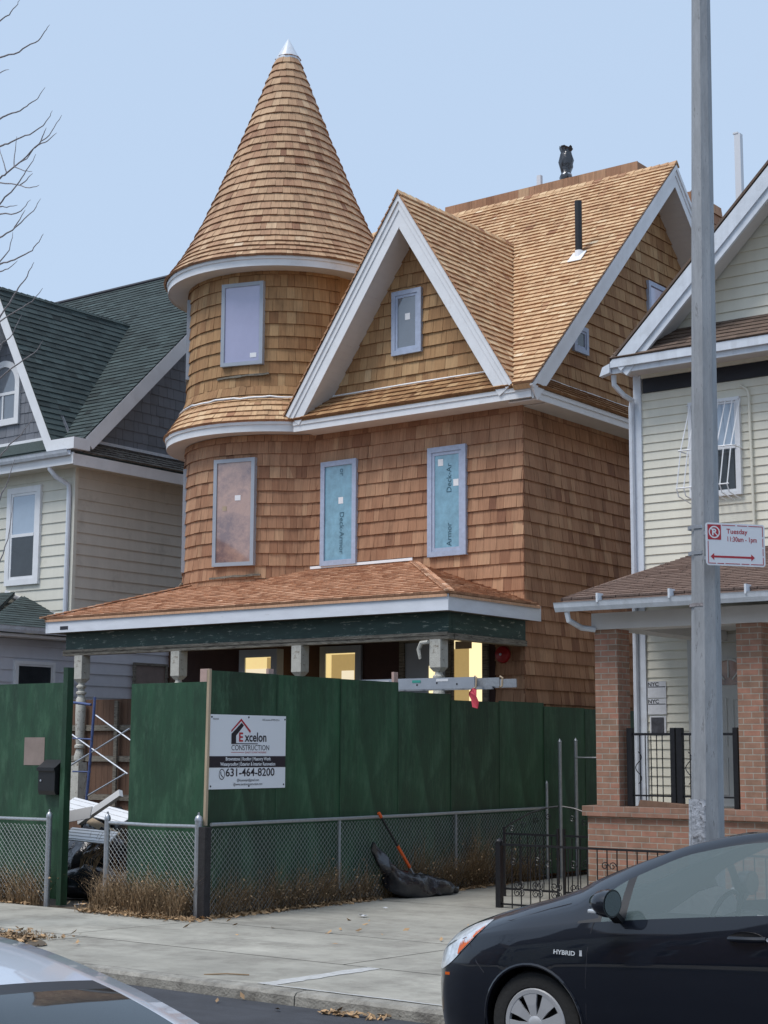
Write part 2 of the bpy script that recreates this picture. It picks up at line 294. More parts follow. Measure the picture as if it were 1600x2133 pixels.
# ------------------------------------------------------------------ clipping and courses
def clip(poly, q):
    # Sutherland-Hodgman: poly clipped by convex q (ccw)
    out = poly
    for i in range(len(q)):
        ax, ay = q[i]; bx, by = q[(i+1) % len(q)]; ex, ey = bx-ax, by-ay; inp = out; out = []
        if not inp: return []
        for k in range(len(inp)):
            p = inp[k]; r = inp[(k+1) % len(inp)]
            dp = ex*(p[1]-ay)-ey*(p[0]-ax); dr = ex*(r[1]-ay)-ey*(r[0]-ax)
            if dp >= 0: out.append(p)
            if (dp >= 0) != (dr >= 0):
                t = dp/(dp-dr); out.append((p[0]+(r[0]-p[0])*t, p[1]+(r[1]-p[1])*t))
    return out
def ccw(q):
    a = sum(q[i][0]*q[(i+1) % len(q)][1]-q[(i+1) % len(q)][0]*q[i][1] for i in range(len(q)))
    return q if a > 0 else q[::-1]
def courses(mb, polys, P, exp, wmin, wmax, th=.016, v0=None, rows=None, jit=.0025, gap=.004, top=.002, back=-.012, wscale=None, rng=None, wave=0, tmean=.5, tsd=.15):
    rng = rng or random; polys = [ccw(q) for q in polys]
    us = [p[0] for q in polys for p in q]; vs_ = [p[1] for q in polys for p in q]
    lo = min(vs_) if v0 is None else v0
    if rows is None:
        rows = []; v = lo
        while v < max(vs_): rows.append((v, v+exp)); v += exp
    for (va, vb) in rows:
        u = min(us)-rng.random()*wmax*(wscale(va) if wscale else 1); ph = rng.random()*6
        rt = rng.gauss(0, .04)
        while u < max(us):
            wd = (wmin+(wmax-wmin)*rng.random()**1.1)*(wscale(va) if wscale else 1)
            j = rng.uniform(-jit, jit)+wave*math.sin(u*1.3+ph)
            g = gap*(wscale(va) if wscale else 1)
            rect = [(u+g/2, va+j), (u+wd-g/2, va+j), (u+wd-g/2, vb+.02), (u+g/2, vb+.02)]
            t = min(1, max(0, rng.gauss(tmean, tsd)+rt)); ru, rv = rng.random()*50, rng.random()*50; tk = th*rng.uniform(.8, 1.25)
            for q in polys:
                c = clip(rect, q)
                if len(c) < 3: continue
                hs = [top+tk*max(0, 1-(p[1]-va)/(vb-va)) for p in c]
                outer = [P(p[0], p[1], h) for p, h in zip(c, hs)]
                uv = [(p[0]+ru, p[1]+rv) for p in c]
                mb.face(outer, t, uv)
                inner = [P(p[0], p[1], back) for p in c]; k = len(c)
                for i in range(k):
                    i2 = (i+1) % k
                    if abs(c[i][1]-(vb+.02)) < 1e-6 and abs(c[i2][1]-(vb+.02)) < 1e-6: continue
                    mb.face([outer[i], inner[i], inner[i2], outer[i2]], t*.25, [uv[i], uv[i], uv[i2], uv[i2]])  # edges toned darker, painting in the shadow lines between courses
            u += wd
    return mb
def plane(o, u, v):
    o, u, v = Vector(o), Vector(u).normalized(), Vector(v).normalized(); n = u.cross(v)
    return lambda a, b, h: o+u*a+v*b+n*h
def text(body, size, P, u0, v0, name, material, parent, h=.004, align='LEFT', sx=1, rot=0, weight=0, space=1):
    cu = bpy.data.curves.new('t', 'FONT'); cu.body = body; cu.size = size; cu.align_x = align; cu.offset = weight; cu.space_character = space; cu.resolution_u = 3
    to = bpy.data.objects.new('t', cu); C.objects.link(to); bpy.context.view_layer.update()
    me = bpy.data.meshes.new_from_object(to.evaluated_get(bpy.context.evaluated_depsgraph_get())); mb = MB()
    ca, sa = math.cos(rot), math.sin(rot)
    pts = [P(u0+(v.co.x*sx*ca-v.co.y*sa), v0+(v.co.x*sx*sa+v.co.y*ca), h) for v in me.vertices]
    for f in me.polygons: mb.face([pts[i] for i in f.vertices])
    bpy.data.objects.remove(to); bpy.data.curves.remove(cu); bpy.data.meshes.remove(me)
    return mb.build(name, material, parent)
def patch(P, u0, u1, v0, v1, h0, h1, name, material, parent, label=None, tone=.5):
    mb = MB(); A = [P(u0, v0, h0), P(u1, v0, h0), P(u1, v1, h0), P(u0, v1, h0)]; B = [P(u0, v0, h1), P(u1, v0, h1), P(u1, v1, h1), P(u0, v1, h1)]
    mb.hull8(A+B, tone); return mb.build(name, material, parent, label=label)
def frame_mb(mb, P, u0, u1, v0, v1, w_, h0, h1):
    def b(a, b_, c, d): mb.hull8([P(a, c, h0), P(b_, c, h0), P(b_, d, h0), P(a, d, h0), P(a, c, h1), P(b_, c, h1), P(b_, d, h1), P(a, d, h1)])
    b(u0, u0+w_, v0, v1); b(u1-w_, u1, v0, v1); b(u0+w_, u1-w_, v0, v0+w_); b(u0+w_, u1-w_, v1-w_, v1)
    return mb
def window(P, u0, u1, v0, v1, root, fw=.07, fmat='winblue', pmat='greyglass', inner=0, name='window', label=None, h0=-.03, h1=.07, ph=.045):
    o = frame_mb(MB(), P, u0, u1, v0, v1, fw, h0, h1).build(name, M[fmat], root, label=label)
    a = fw
    if inner:
        frame_mb(MB(), P, u0+fw+.002, u1-fw-.002, v0+fw+.002, v1-fw-.002, inner, h0, h1-.014).build('sash', M[fmat], o); a = fw+inner
    patch(P, u0+a-.001, u1-a+.001, v0+a-.001, v1-a+.001, ph-.01, ph, 'pane', M[pmat], o)
    return o
# ================================================================== THE SETTING
XF, YF = -12.72, 13.44          # corner of the construction hoarding
XH, YH = -13.10, 20.80          # right front corner of the shingled house
g = MB(); g.face([(-400, -300, -.12), (300, -300, -.12), (300, 500, -.12), (-400, 500, -.12)]); tag(g.build('ground', M['soil']), kind='structure')
g = MB()
prof = [(.8, .10), (3, .17), (5.5, .19), (8, .165), (9.3, .125), (9.6, .115)]
for (a, za), (b, zb) in zip(prof, prof[1:]): g.face([(-60, a, za), (40, a, za), (40, b, zb), (-60, b, zb)])
tag(g.build('road', M['asphalt'], smooth='all'), kind='structure')
g = MB().box(-60, 40, -3, .8, -.1, .24); tag(g.build('near_pavement', M['concrete']), kind='structure')
# kerb with a rounded top, in lengths
g = MB(); x = -60
while x < 40:
    L = 3.05; t = random.random(); g.prism([(x+.006, 9.62, -.1), (x+.006, 9.63, .18), (x+.006, 9.655, .205), (x+.006, 9.765, .212), (x+.006, 9.765, -.1)], (L-.012, 0, 0), t); x += L
tag(g.build('kerb', M['curb']), kind='structure')
# pavement slabs, slightly different tones
g = MB(); j = MB()
ys = [9.772, 11.22, 13.17]; z = lambda y: .21-.045*max(0, min(1, (y-9.78)/3.4))
def slab(x0, x1, y0, y1): g.face([(x0+.009, y0+.009, z(y0)), (x1-.009, y0+.009, z(y0)), (x1-.009, y1-.009, z(y1)), (x0+.009, y1-.009, z(y1))], random.random())
x = -8.6-3.6*15
while x < 20:
    for a, b in zip(ys, ys[1:]):
        d = 0 if a < 11 else -.35
        slab(x+d, x+3.6+d, a, b)
    x += 3.6
for a in (13.17, 16.4, 19.6, 24): slab(XF+.10, -5, a, {13.17: 16.4, 16.4: 19.6, 19.6: 24, 24: 30}[a])
slab(-14.25, -12.9, 13.17, 13.9)
tag(g.build('pavement', M['concrete']), kind='structure')
j.face([(-60, 9.785, .197), (20, 9.785, .197), (20, 11.22, .178), (-60, 11.22, .178)]); j.face([(-60, 11.22, .178), (20, 11.22, .178), (20, 13.17, .152), (-60, 13.17, .152)])
j.face([(XF+.1, 13.17, .152), (-5, 13.17, .152), (-5, 30, .152), (XF+.1, 30, .152)])
tag(j.build('pavement_bed', M['joint']), kind='structure')
g = MB()
rq = random.Random(2); a = [9.80+.07*i for i in range(21)]
g.face([(-8.66-.03*rq.random(), y_, z(y_)+.004) for y_ in a]+[(-8.53+.03*rq.random(), y_, z(y_)+.004) for y_ in a[::-1]])
a = [-8.5+.12*i for i in range(26)]
g.face([(x_, 9.775+.012*rq.random(), .2165) for x_ in a]+[(x_, 9.805+.012*rq.random(), .2165) for x_ in a[::-1]])
tag(g.build('mortar_patch', M['patch']), kind='structure')
g = MB(); N_ = 26; rr = random.Random(3)
def blobpoly(cx, cy, rx, ry, zf, n=40, rough=.12, r=rr):
    ph = [r.random()*6 for _ in range(5)]
    return [(cx+rx*math.cos(a)*(1+rough*sum(math.sin(a*k+ph[k % 5])/k for k in (2, 3, 5, 7, 11))), cy+ry*math.sin(a)*(1+rough*sum(math.sin(a*k+ph[k % 5])/k for k in (2, 3, 5, 7))), zf(cx, cy)) for a in [2*math.pi*i/n for i in range(n)]]
tag(MB().box(-60, XF, 13.17, 40, -.05, .14).build('front_yard', M['dirt']), kind='structure')
tag(MB().box(-4.98, 10, 13.17, 40, -.05, .13).build('side_yard', M['dirt']), kind='structure')
pit = MB(); pit.face([(x_, y_, .03*0+.213-.0) for x_, y_, _ in blobpoly(-13.2, 10.42, 1.25, .45, lambda a, b: 0)]); tag(pit.build('tree_pit_soil', M['dirt']), kind='structure')

# ================================================================== SHINGLED HOUSE
H = thing('shingled_house', (-15.6, 20.8, .14), 'cedar shingled house with round turret, conical roof and white trimmed gables behind green hoarding', 'house')
rng = random.Random(11)
PF = plane((0, YH, 0), (1, 0, 0), (0, 0, 1)); PS = plane((XH, 0, 0), (0, 1, 0), (0, 0, 1))
TX, TY, TR = -18.93, 21.83, 1.75
def PT(R):   # cylinder; u is arc length at radius R measured from the direction facing the street (-Y), growing to the right
    return lambda u, v, h: Vector((TX+(R+h)*math.sin(u/R), TY-(R+h)*math.cos(u/R), v))
# --- walls
mb = MB(); mb.box(-17.6, XH-.012, YH+.012, YH+.25, .9, 7.5)
courses(mb, [[(-17.58, 3.95), (XH+.012, 3.95), (XH+.012, 7.38), (-17.58, 7.38)], [(-13.62, .9), (XH+.012, .9), (XH+.012, 3.95), (-13.62, 3.95)]], PF, .2155, .09, .24, th=.026, rng=rng, v0=4.9-.2155*19, tmean=.42)
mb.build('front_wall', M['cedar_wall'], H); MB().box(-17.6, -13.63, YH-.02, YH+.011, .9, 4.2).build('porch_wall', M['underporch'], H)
mb = MB(); mb.box(XH-.25, XH-.012, YH+.26, 29.4, .1, 7.5)
courses(mb, [[(YH-.012, .1), (29.4, .1), (29.4, 7.38), (YH-.012, 7.38)]], PS, .2155, .09, .24, th=.026, rng=rng, v0=4.9-.2155*23, tmean=.4)
mb.build('side_wall', M['cedar_wall'], H)
mb = MB(); mb.lathe([(TR-.012, .9), (TR-.012, 7.4)], (TX, TY, 0), 64)
courses(mb, [[(-TR*2.3, 4.2), (TR*1.45, 4.2), (TR*1.45, 7.38), (-TR*2.3, 7.38)]], PT(TR), .2155, .09, .2, th=.026, rng=rng, v0=4.9-.2155*19, tmean=.45)
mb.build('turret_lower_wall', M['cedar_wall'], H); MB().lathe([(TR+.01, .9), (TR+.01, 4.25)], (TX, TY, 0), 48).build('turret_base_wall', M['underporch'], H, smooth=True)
# smooth hollow where the turret meets the flat wall
mb = MB()
def PTF(u, v, h):   # concave fillet
    a = (.584-u)/.75; return Vector((-17.175-(.75-h)*math.sin(a), 20.05+(.75-h)*math.cos(a), v))
courses(mb, [[(-.02, 4.9), (.60, 4.9), (.60, 7.38), (-.02, 7.38)]], PTF, .2155, .09, .16, th=.026, rng=rng, v0=4.9, tmean=.42)
mb.build('cove_wall', M['cedar_wall'], H)
mb = MB(); mb.lathe([(TR-.012, 7.4), (TR-.012, 10.4)], (TX, TY, 0), 64)
courses(mb, [[(-TR*2.3, 8.02), (TR*1.3, 8.02), (TR*1.3, 10.3), (-TR*2.3, 10.3)]], PT(TR), .222, .09, .22, th=.026, rng=rng, v0=8.02-.222, tmean=.5)
def PBELL(u, v, h):   # bottom flare of the upper drum
    R = TR+.16*max(0, (8.3-v)/.4)**1.5; return Vector((TX+(R+h)*math.sin(u/TR), TY-(R+h)*math.cos(u/TR), v))
courses(mb, [[(-TR*2.3, 7.86), (TR*1.3, 7.86), (TR*1.3, 8.3), (-TR*2.3, 8.3)]], PBELL, .222, .09, .22, rng=rng, v0=7.86, th=.026)
mb.build('turret_upper_wall', M['cedar_gold'], H)
# --- conical roof
mb = MB()
cone = [(2.20, 10.47), (2.02, 10.72), (1.86, 10.97), (1.71, 11.25), (1.50, 11.68), (1.27, 12.22), (1.06, 12.74), (.81, 13.36), (.53, 14.10), (.21, 14.98)]
mb.lathe([(r-.02, z_) for r, z_ in cone], (TX, TY, 0), 64)
cum = [0]
for (r0, z0), (r1, z1) in zip(cone, cone[1:]): cum.append(cum[-1]+math.hypot(r1-r0, z1-z0))
def cone_at(s):
    for i in range(len(cum)-1):
        if s <= cum[i+1] or i == len(cum)-2:
            t = (s-cum[i])/(cum[i+1]-cum[i]); r = cone[i][0]+(cone[i+1][0]-cone[i][0])*t; z_ = cone[i][1]+(cone[i+1][1]-cone[i][1])*t
            dr, dz = cone[i+1][0]-cone[i][0], cone[i+1][1]-cone[i][1]; L = math.hypot(dr, dz); return r, z_, dz/L, -dr/L
def PC(u, v, h):
    r, z_, nr, nz = cone_at(v); r = max(.03, r+nr*h); return Vector((TX+r*math.sin(u), TY-r*math.cos(u), z_+nz*h))
rows = []; s = -.015
while s < cum[-1]:
    e = .125 if s < .3 else (.15 if s < .6 else .178); rows.append((s, s+e)); s += e
courses(mb, [[(-math.pi*.98, -.015), (math.pi*.98, -.015), (math.pi*.98, cum[-1]), (-math.pi*.98, cum[-1])]], PC, .17, .09, .2, th=.03, rows=rows, wscale=lambda v: 1/max(.2, cone_at(max(v, 0))[0]), rng=rng, jit=.006, wave=.007, tmean=.42, back=-.016)
cr = mb.build('turret_roof', M['cedar_cone'], H)
MB().lathe([(.0, 15.40), (.06, 15.30), (.225, 14.99), (.232, 14.97), (.236, 14.88), (.228, 14.86)], (TX, TY, 0), 32).build('metal_cap', M['gutter'], cr, smooth=True)
# rings
def ring(name, z0, z1, ro, ri, so):
    o = MB().lathe([(ro-.01, z0), (ro-.01, z0+.118), (ro+.012, z0+.122), (ro+.018, z1), (ro-.1, z1+.004)], (TX, TY, 0), 72).build(name, M['white'], H, smooth=True)
    MB().lathe([(ri-.02, so), (ro-.04, so), (ro-.012, z0), (ro-.0121, z0+.03)], (TX, TY, 0), 72).build('soffit', M['soffit'], o, smooth=True)
ring('turret_fascia', 10.28, 10.462, 2.155, TR, 10.30)
ring('turret_fascia', 7.375, 7.555, 2.115, TR, 7.39)
# skirt roofs: round, front, side
def PSK(u, v, h):
    t = v/.62; r = 2.14-.30*t; z_ = 7.57+.42*t+.04*t*t; return Vector((TX+(r+h*.8)*math.sin(u/2), TY-(r+h*.8)*math.cos(u/2), z_+h*.6))
mb = MB(); courses(mb, [[(-4.6, -.02), (1.62, -.02), (1.62, .56), (-4.6, .56)]], PSK, .14, .09, .2, th=.026, rng=rng, jit=.006, wave=.01, back=-.03); mb.build('turret_skirt_roof', M['cedar_roof'], H)
sk = math.hypot(.5, .44)
PKF = plane((0, YH-.53, 7.555), (1, 0, 0), (0, .5, .41)); PKS = plane((XH+.53, 0, 7.53), (0, 1, 0), (-.5, 0, .36))
mb = MB(); mb.prism([(-17.35, YH-.50, 7.55), (-17.35, YH+.05, 8.0), (XH+.02, YH+.05, 8.0), (XH+.5, YH-.5, 7.55)], (0, 0, -.03))
courses(mb, [[(-17.45, 0), (XH+.5, 0), (XH+.02, .66), (-17.45, .66)]], PKF, .145, .08, .2, th=.024, rng=rng, back=-.02); mb.build('front_skirt_roof', M['cedar_gold'], H)
mb = MB(); courses(mb, [[(YH-.5, 0), (29.4, 0), (29.4, .63), (YH-.02, .63)]], PKS, .145, .08, .2, th=.024, rng=rng, back=-.02); mb.build('side_skirt_roof', M['cedar_gold'], H)
# eave fascias and soffits
f = MB().box(-17.38, XH+.455, YH-.48, YH-.452, 7.355, 7.53).box(-17.38, XH+.47, YH-.497, YH-.481, 7.46, 7.53).build('front_fascia', M['white'], H)
MB().box(-17.3, XH+.42, YH-.451, YH+.02, 7.362, 7.376).build('soffit', M['soffit'], f)
f = MB().box(XH+.452, XH+.48, YH-.45, 29.4, 7.335, 7.51).box(XH+.481, XH+.497, YH-.497, 29.4, 7.44, 7.51).build('side_fascia', M['white'], H)
MB().box(XH-.02, XH+.451, YH+.021, 29.4, 7.342, 7.356).build('soffit', M['soffit'], f)
# white flashing strips
fl = MB(); fl.tube([PF(u, v, .035) for u, v in [(-17.0, 7.985), (-16.2, 7.985), (-15.3, 7.99), (-14.4, 7.985), (-13.42, 7.975)]], .017, 5).build('flashing', M['flash'], H)
fl = MB(); fl.tube([PSK(u, .585+.012*math.sin(u*7)+.01*math.sin(u*17), .03) for u in [-1.75+i*.14 for i in range(25)]], .017, 5).build('flashing', M['flash'], H)
fl = MB(); fl.tube([(XH+.05, y_, 7.90+.006*math.sin(y_*5)) for y_ in [21.3+i*.4 for i in range(20)]], .013, 5).build('flashing', M['flash'], H)
# --- main roof
SL = math.hypot(4.98, 4.97); a_ = 4.97/4.98
PR = plane((0, 20.2, 7.56), (1, 0, 0), (0, 4.98, 4.97)); XR = XH+.56
ROFF = lambda y_: (y_-20.2)*math.hypot(1, a_)
yv = 23.78   # where the front gable's ridge dies into the main slope
VR = [(XR, 0), (XR, SL), (-15.13, SL), (-15.13, ROFF(yv)), (-12.90, ROFF(20.2))]
mb = MB(); yb = 20.2
mb.prism([PR(u_, v_, -.02) for u_, v_ in ((XR-.04, 0), (XR-.04, SL), (-15.13, SL), (-15.13, ROFF(yv)), (-12.92, 0))], PR(0, 0, -.09)-PR(0, 0, 0)); mb.prism([PR(u_, v_, -.02) for u_, v_ in ((-15.13, ROFF(yv)), (-15.13, SL), (-19.9, SL), (-19.9, ROFF(21.6)))], PR(0, 0, -.09)-PR(0, 0, 0))
convs = [[(-15.13, ROFF(yv)), (-12.9, 0), (XR, 0), (XR, SL), (-15.13, SL)], [(-15.13, ROFF(yv)), (-15.13, SL), (-20, SL), (-20, ROFF(yv)), (-20, ROFF(yv)-.01)]]
courses(mb, [convs[0]], PR, .131, .07, .19, th=.028, jit=.0015, rng=rng, tmean=.58, tsd=.15)
courses(mb, [[(-20, ROFF(21.5)), (-15.13, ROFF(yv)), (-15.13, SL), (-20, SL)]], PR, .131, .07, .19, th=.028, jit=.0015, rng=rng, tmean=.58)
rf = mb.build('main_roof', M['cedar_roof'], H)
PB = plane((0, 30.16, 7.56), (-1, 0, 0), (0, -4.98, 4.97))
mb = MB(); mb.prism([PB(-XR+.04, 0, -.02), PB(-XR+.04, SL, -.02), PB(19.9, SL, -.02), PB(19.9, 0, -.02)], PB(0, 0, -.09)-PB(0, 0, 0)); mb.build('rear_roof', M['cedar_gold'], H)
# ridge caps
def ridgecaps(name, pts0, pts1, wdt, drop0, parent, m, n=None, L=.17):
    p, q = Vector(pts0), Vector(pts1); d = (q-p).normalized(); n = int((q-p).length/L); mb = MB()
    for i in range(n):
        a = p+d*(L*i); b = a+d*(L+.05)
        for s_, dr in ((Vector(drop0[0]), 0), (Vector(drop0[1]), 0)):
            s_ = s_.normalized()*wdt*rng.uniform(.93, 1.05); up = Vector((0, 0, .022)); lo = Vector((0, 0, .004)); t = min(1, max(0, rng.gauss(.5, .25)))
            hi, lw = (a, b)
            mb.hull8([a+lo, b+lo-Vector((0, 0, .0)), b+s_+lo, a+s_+lo, a+up*1.35, b+up*.5, b+s_+up*.5, a+s_+up*1.35], t)
    return mb.build(name, m, parent)
ridgecaps('ridge_cap', (XR, 25.18, 12.54), (-19.9, 25.18, 12.54), .14, ((0, -1, -1), (0, 1, -1)), rf, M['cedar_roof'])
# ridge parapet (flat roof edge showing above the ridge)
mb = MB(); mb.box(-17.75, -13.42, 25.35, 27.2, 12.0, 12.79)
courses(mb, [[(-17.75, 12.35), (-13.42, 12.35), (-13.42, 12.80), (-17.75, 12.80)]], plane((0, 25.34, 0), (1, 0, 0), (0, 0, 1)), .5, .12, .4, th=.01, rng=rng, v0=12.30)
mb.build('ridge_parapet', M['cedar_wall'], H)
# right-hand gable: wall, rakes, soffits
mb = MB(); G = [(YH-.02, 7.84), (YH+.01, 7.84), (29.6, 7.84), (25.18, 12.28)]
tri = [(20.72, 7.84), (29.64, 7.84), (25.18, 12.30)]
mb.prism([PS(u, v, -.012) for u, v in tri], (-.2, 0, 0)); courses(mb, [tri], PS, .2155, .09, .24, th=.026, rng=rng, v0=7.84, tmean=.45); mb.build('side_gable_wall', M['cedar_gold'], H)
def rake(name, apex, foot, axis, depth, wdt, name2='soffit', sl=None, crown=True, soff=True):
    # apex, foot on the roof's top edge; board hangs perpendicular to the slope; axis = outward normal of the board
    A, F_ = Vector(apex), Vector(foot); d = (F_-A).normalized(); ax = Vector(axis); dn = ax.cross(d); dn = dn if dn.z < 0 else -dn
    vd = Vector((0, 0, -1)); k = wdt/abs(dn.z) # plumb cut at the apex
    P0 = A; P1 = F_; m = MB()
    up_ = wdt*.45/abs(dn.z); f1 = F_+dn*wdt*.45; f2 = F_+dn*wdt
    m.prism([A, A+vd*up_, f1, F_], ax*.028); m.prism([A+vd*(up_+.002), A+vd*k, f2, f1+dn*.002], ax*.012)
    if crown: m.prism([A+vd*(-.03), A+vd*up_*.4, F_+dn*wdt*.18, F_-dn*.02], ax*.05)
    o = m.build(name, M['white'], H)
    if soff:
        s0 = A+vd*(k-.02); s1 = F_+dn*(wdt-.01)
        q = MB(); n_ = 46; w_ = -ax*depth
        q.prism([s0, s1, s1+w_, s0+w_], -dn*.02)
        L = (s1-s0).length; dd = (s1-s0).normalized(); i = .1
        while i < L: q.obox(s0+dd*i+w_/2+dn*.001, dd, ax, dn, .004, depth/2, .003, 0); i += .13
        q.build('soffit', M['soffit'], o)
    return o
rake('side_rake_board', (XH+.5, 25.18, 12.46), (XH+.5, 20.22, 7.50), (1, 0, 0), .5, .27)
rake('side_rake_board', (XH+.5, 25.18, 12.46), (XH+.5, 30.12, 7.50), (1, 0, 0), .5, .27)
# --- front gable
GA = Vector((-15.13, YH-.52, 11.10)); GL = Vector((-17.52, YH-.52, 7.66)); GR = Vector((-12.93, YH-.52, 7.62))
aR = Vector((GA.x-GR.x, 0, GA.z-GR.z)); aL = Vector((GA.x-GL.x, 0, GA.z-GL.z))
PGR = plane((GR.x, 0, GR.z), (0, 1, 0), (aR.x, 0, aR.z)); PGL = plane((GL.x, 0, GL.z), (0, -1, 0), (aL.x, 0, aL.z))
LR, LL = aR.length, aL.length; y0 = YH-.57
mb = MB(); mb.prism([PGR(y0+.03, -.03, -.015), PGR(yv, LR, -.015), PGR(y0+.03, LR, -.015)], PGR(0, 0, -.07)-PGR(0, 0, 0))
courses(mb, [[(y0, -.04), (20.25, -.04), (yv+.03, LR), (y0, LR)]], PGR, .131, .07, .19, th=.028, jit=.0015, rng=rng, tmean=.52); gr = mb.build('gable_roof_slope', M['cedar_roof'], H)
mb = MB(); mb.prism([PGL(-y0-.03, -.03, -.015), PGL(-y0-.03, LL, -.015), PGL(-yv, LL, -.015)], PGL(0, 0, -.07)-PGL(0, 0, 0))
courses(mb, [[(-y0, -.04), (-y0, LL), (-yv-.03, LL), (-20.25, -.04)]], PGL, .131, .07, .19, th=.022, rng=rng); mb.build('gable_roof_slope', M['cedar_roof'], H)
ridgecaps('ridge_cap', (GA.x, y0, GA.z+.02), (GA.x, yv, GA.z+.02), .12, ((1, 0, -1.55), (-1, 0, -1.45)), gr, M['cedar_roof'])
top = Vector((GA.x, YH-.5, GA.z-.05))
rake('gable_rake_board', top, (GL.x+.04, YH-.5, GL.z-.03), (0, -1, 0), .5, .30)
rake('gable_rake_board', top, (GR.x-.02, YH-.5, GR.z-.03), (0, -1, 0), .5, .30)
tri = [(-17.22, 7.93), (-13.27, 7.93), (-15.13, 10.86)]
mb = MB(); mb.prism([PF(u, v, -.012) for u, v in tri], (0, .2, 0)); courses(mb, [tri], PF, .2155, .09, .26, th=.026, rng=rng, v0=7.93, tmean=.55); mb.build('front_gable_wall', M['cedar_gold'], H)
# --- porch roof
PPo = plane((0, 18.44, 4.235), (1, 0, 0), (0, 2.36, .80)); LP = math.hypot(2.36, .80)
xl, xr = -21.38, -12.86
mb = MB(); mb.prism([PPo(xl+.03, 0, -.02), PPo(xr-.03, 0, -.02), PPo(xr-2.36, LP, -.02), PPo(xl+2.36, LP, -.02)], (0, 0, -.04))
courses(mb, [[(xl, 0), (xr, 0), (xr-2.36, LP), (xl+2.36, LP)]], PPo, .128, .07, .19, th=.022, rng=rng, jit=.0012, tmean=.55)
PPr = plane((xr, 0, 4.235), (0, 1, 0), (-2.36, 0, .80)); mb.prism([PPr(18.47, 0, -.02), PPr(YH+.1, 0, -.02), PPr(YH+.1, LP, -.02)], (0, 0, -.04))
courses(mb, [[(18.44, 0), (YH+.02, 0), (YH+.02, LP)]], PPr, .128, .07, .19, th=.022, rng=rng, jit=.0012)
PPl = plane((xl, 0, 4.235), (0, -1, 0), (2.36, 0, .80)); courses(mb, [[(-18.44, 0), (-22.6, 0), (-22.6, LP), (-YH, LP)]], PPl, .128, .07, .19, th=.026, rng=rng)
pr_ = mb.build('porch_roof', M['cedar_pent'], H)
ridgecaps('hip_cap', (xr, 18.44, 4.25), (xr-2.34, 20.78, 5.05), .10, ((1, .0, -.12), (0, -1, -.12)), pr_, M['cedar_pent'], L=.14)
ridgecaps('hip_cap', (xl, 18.44, 4.245), (xl+2.34, 20.78, 5.04), .10, ((-1, .0, -.12), (0, -1, -.12)), pr_, M['cedar_pent'], L=.14)
MB().bar((-17.35, YH-.03, 5.075), (-15.2, YH-.03, 5.085), .012, .045).build('flashing', M['flash'], H)
f = MB().box(xl+.03, xr-.03, 18.47, 18.50, 3.985, 4.215).box(xl+.03, xr-.02, 18.455, 18.469, 4.17, 4.215).box(xr-.061, xr-.031, 18.501, YH+.15, 3.985, 4.215).box(xl+.03, xl+.06, 18.501, YH+1, 3.985, 4.215).build('porch_fascia', M['fascia'], H)
patch(plane((0, 18.47, 0), (1, 0, 0), (0, 0, 1)), -20.98, -20.78, 4.03, 4.09, .001, .003, 'stencil_mark', M['ink'], f)
MB().box(xl+.07, xr-.07, 18.51, YH-.03, 3.99, 4.01).build('porch_ceiling', M['oldwood'], H)
MB().box(-21.1, -13.06, 18.72, 18.80, 3.69, 3.985).box(-13.14, -13.06, 18.81, YH-.03, 3.69, 3.985).build('porch_beam', M['green'], H)
MB().box(-21.14, -13.04, 18.69, 18.83, 3.60, 3.685).box(-21.13, -13.05, 18.675, 18.689, 3.655, 3.70).box(-13.2, -13.03, 18.84, YH-.03, 3.60, 3.685).build('beam_moulding', M['oldwood'], H)
MB().box(-21.2, -13.0, 18.6, YH-.02, .14, 1.0).build('porch_floor', M['brownboard'], H)
def column(x, ys=18.76, zt=3.598, zb=1.0, parent=H):
    m = MB(); w_ = .095
    m.box(x-w_, x+w_, ys-w_, ys+w_, zt-.40, zt-.001)
    m.hull8([(x-w_*.55, ys-w_*.55, zt-.46), (x+w_*.55, ys-w_*.55, zt-.46), (x+w_*.55, ys+w_*.55, zt-.46), (x-w_*.55, ys+w_*.55, zt-.46), (x-w_, ys-w_, zt-.4), (x+w_, ys-w_, zt-.4), (x+w_, ys+w_, zt-.4), (x-w_, ys+w_, zt-.4)])
    pf = [(.05, -.46), (.058, -.50), (.085, -.52), (.085, -.545), (.06, -.56), (.052, -.60), (.088, -.62), (.088, -.65), (.06, -.665), (.06, -.70), (.084, -.74), (.088, -1.0), (.075, -1.35), (.060, -1.50), (.085, -1.52), (.085, -1.56), (.055, -1.58), (.07, -1.64), (.088, -1.70), (.088, -1.76), (.06, -1.80)]
    m.lathe([(r, zt+z_) for r, z_ in pf], (x, ys, 0), 16); m.box(x-w_, x+w_, ys-w_, ys+w_, zb, zt-1.8)
    return m.build('porch_column', M['column'], parent, smooth=30)
for x_ in (-20.72, -18.42, -15.85): column(x_)
cc = column(-13.26)
MB().tube([(-13.36, 18.64, 3.56), (-13.48, 18.64, 3.55), (-13.53, 18.64, 3.46), (-13.50, 18.64, 3.32)], [.03, .035, .03, .02], 8).build('scroll_bracket', M['column'], cc, smooth=True)
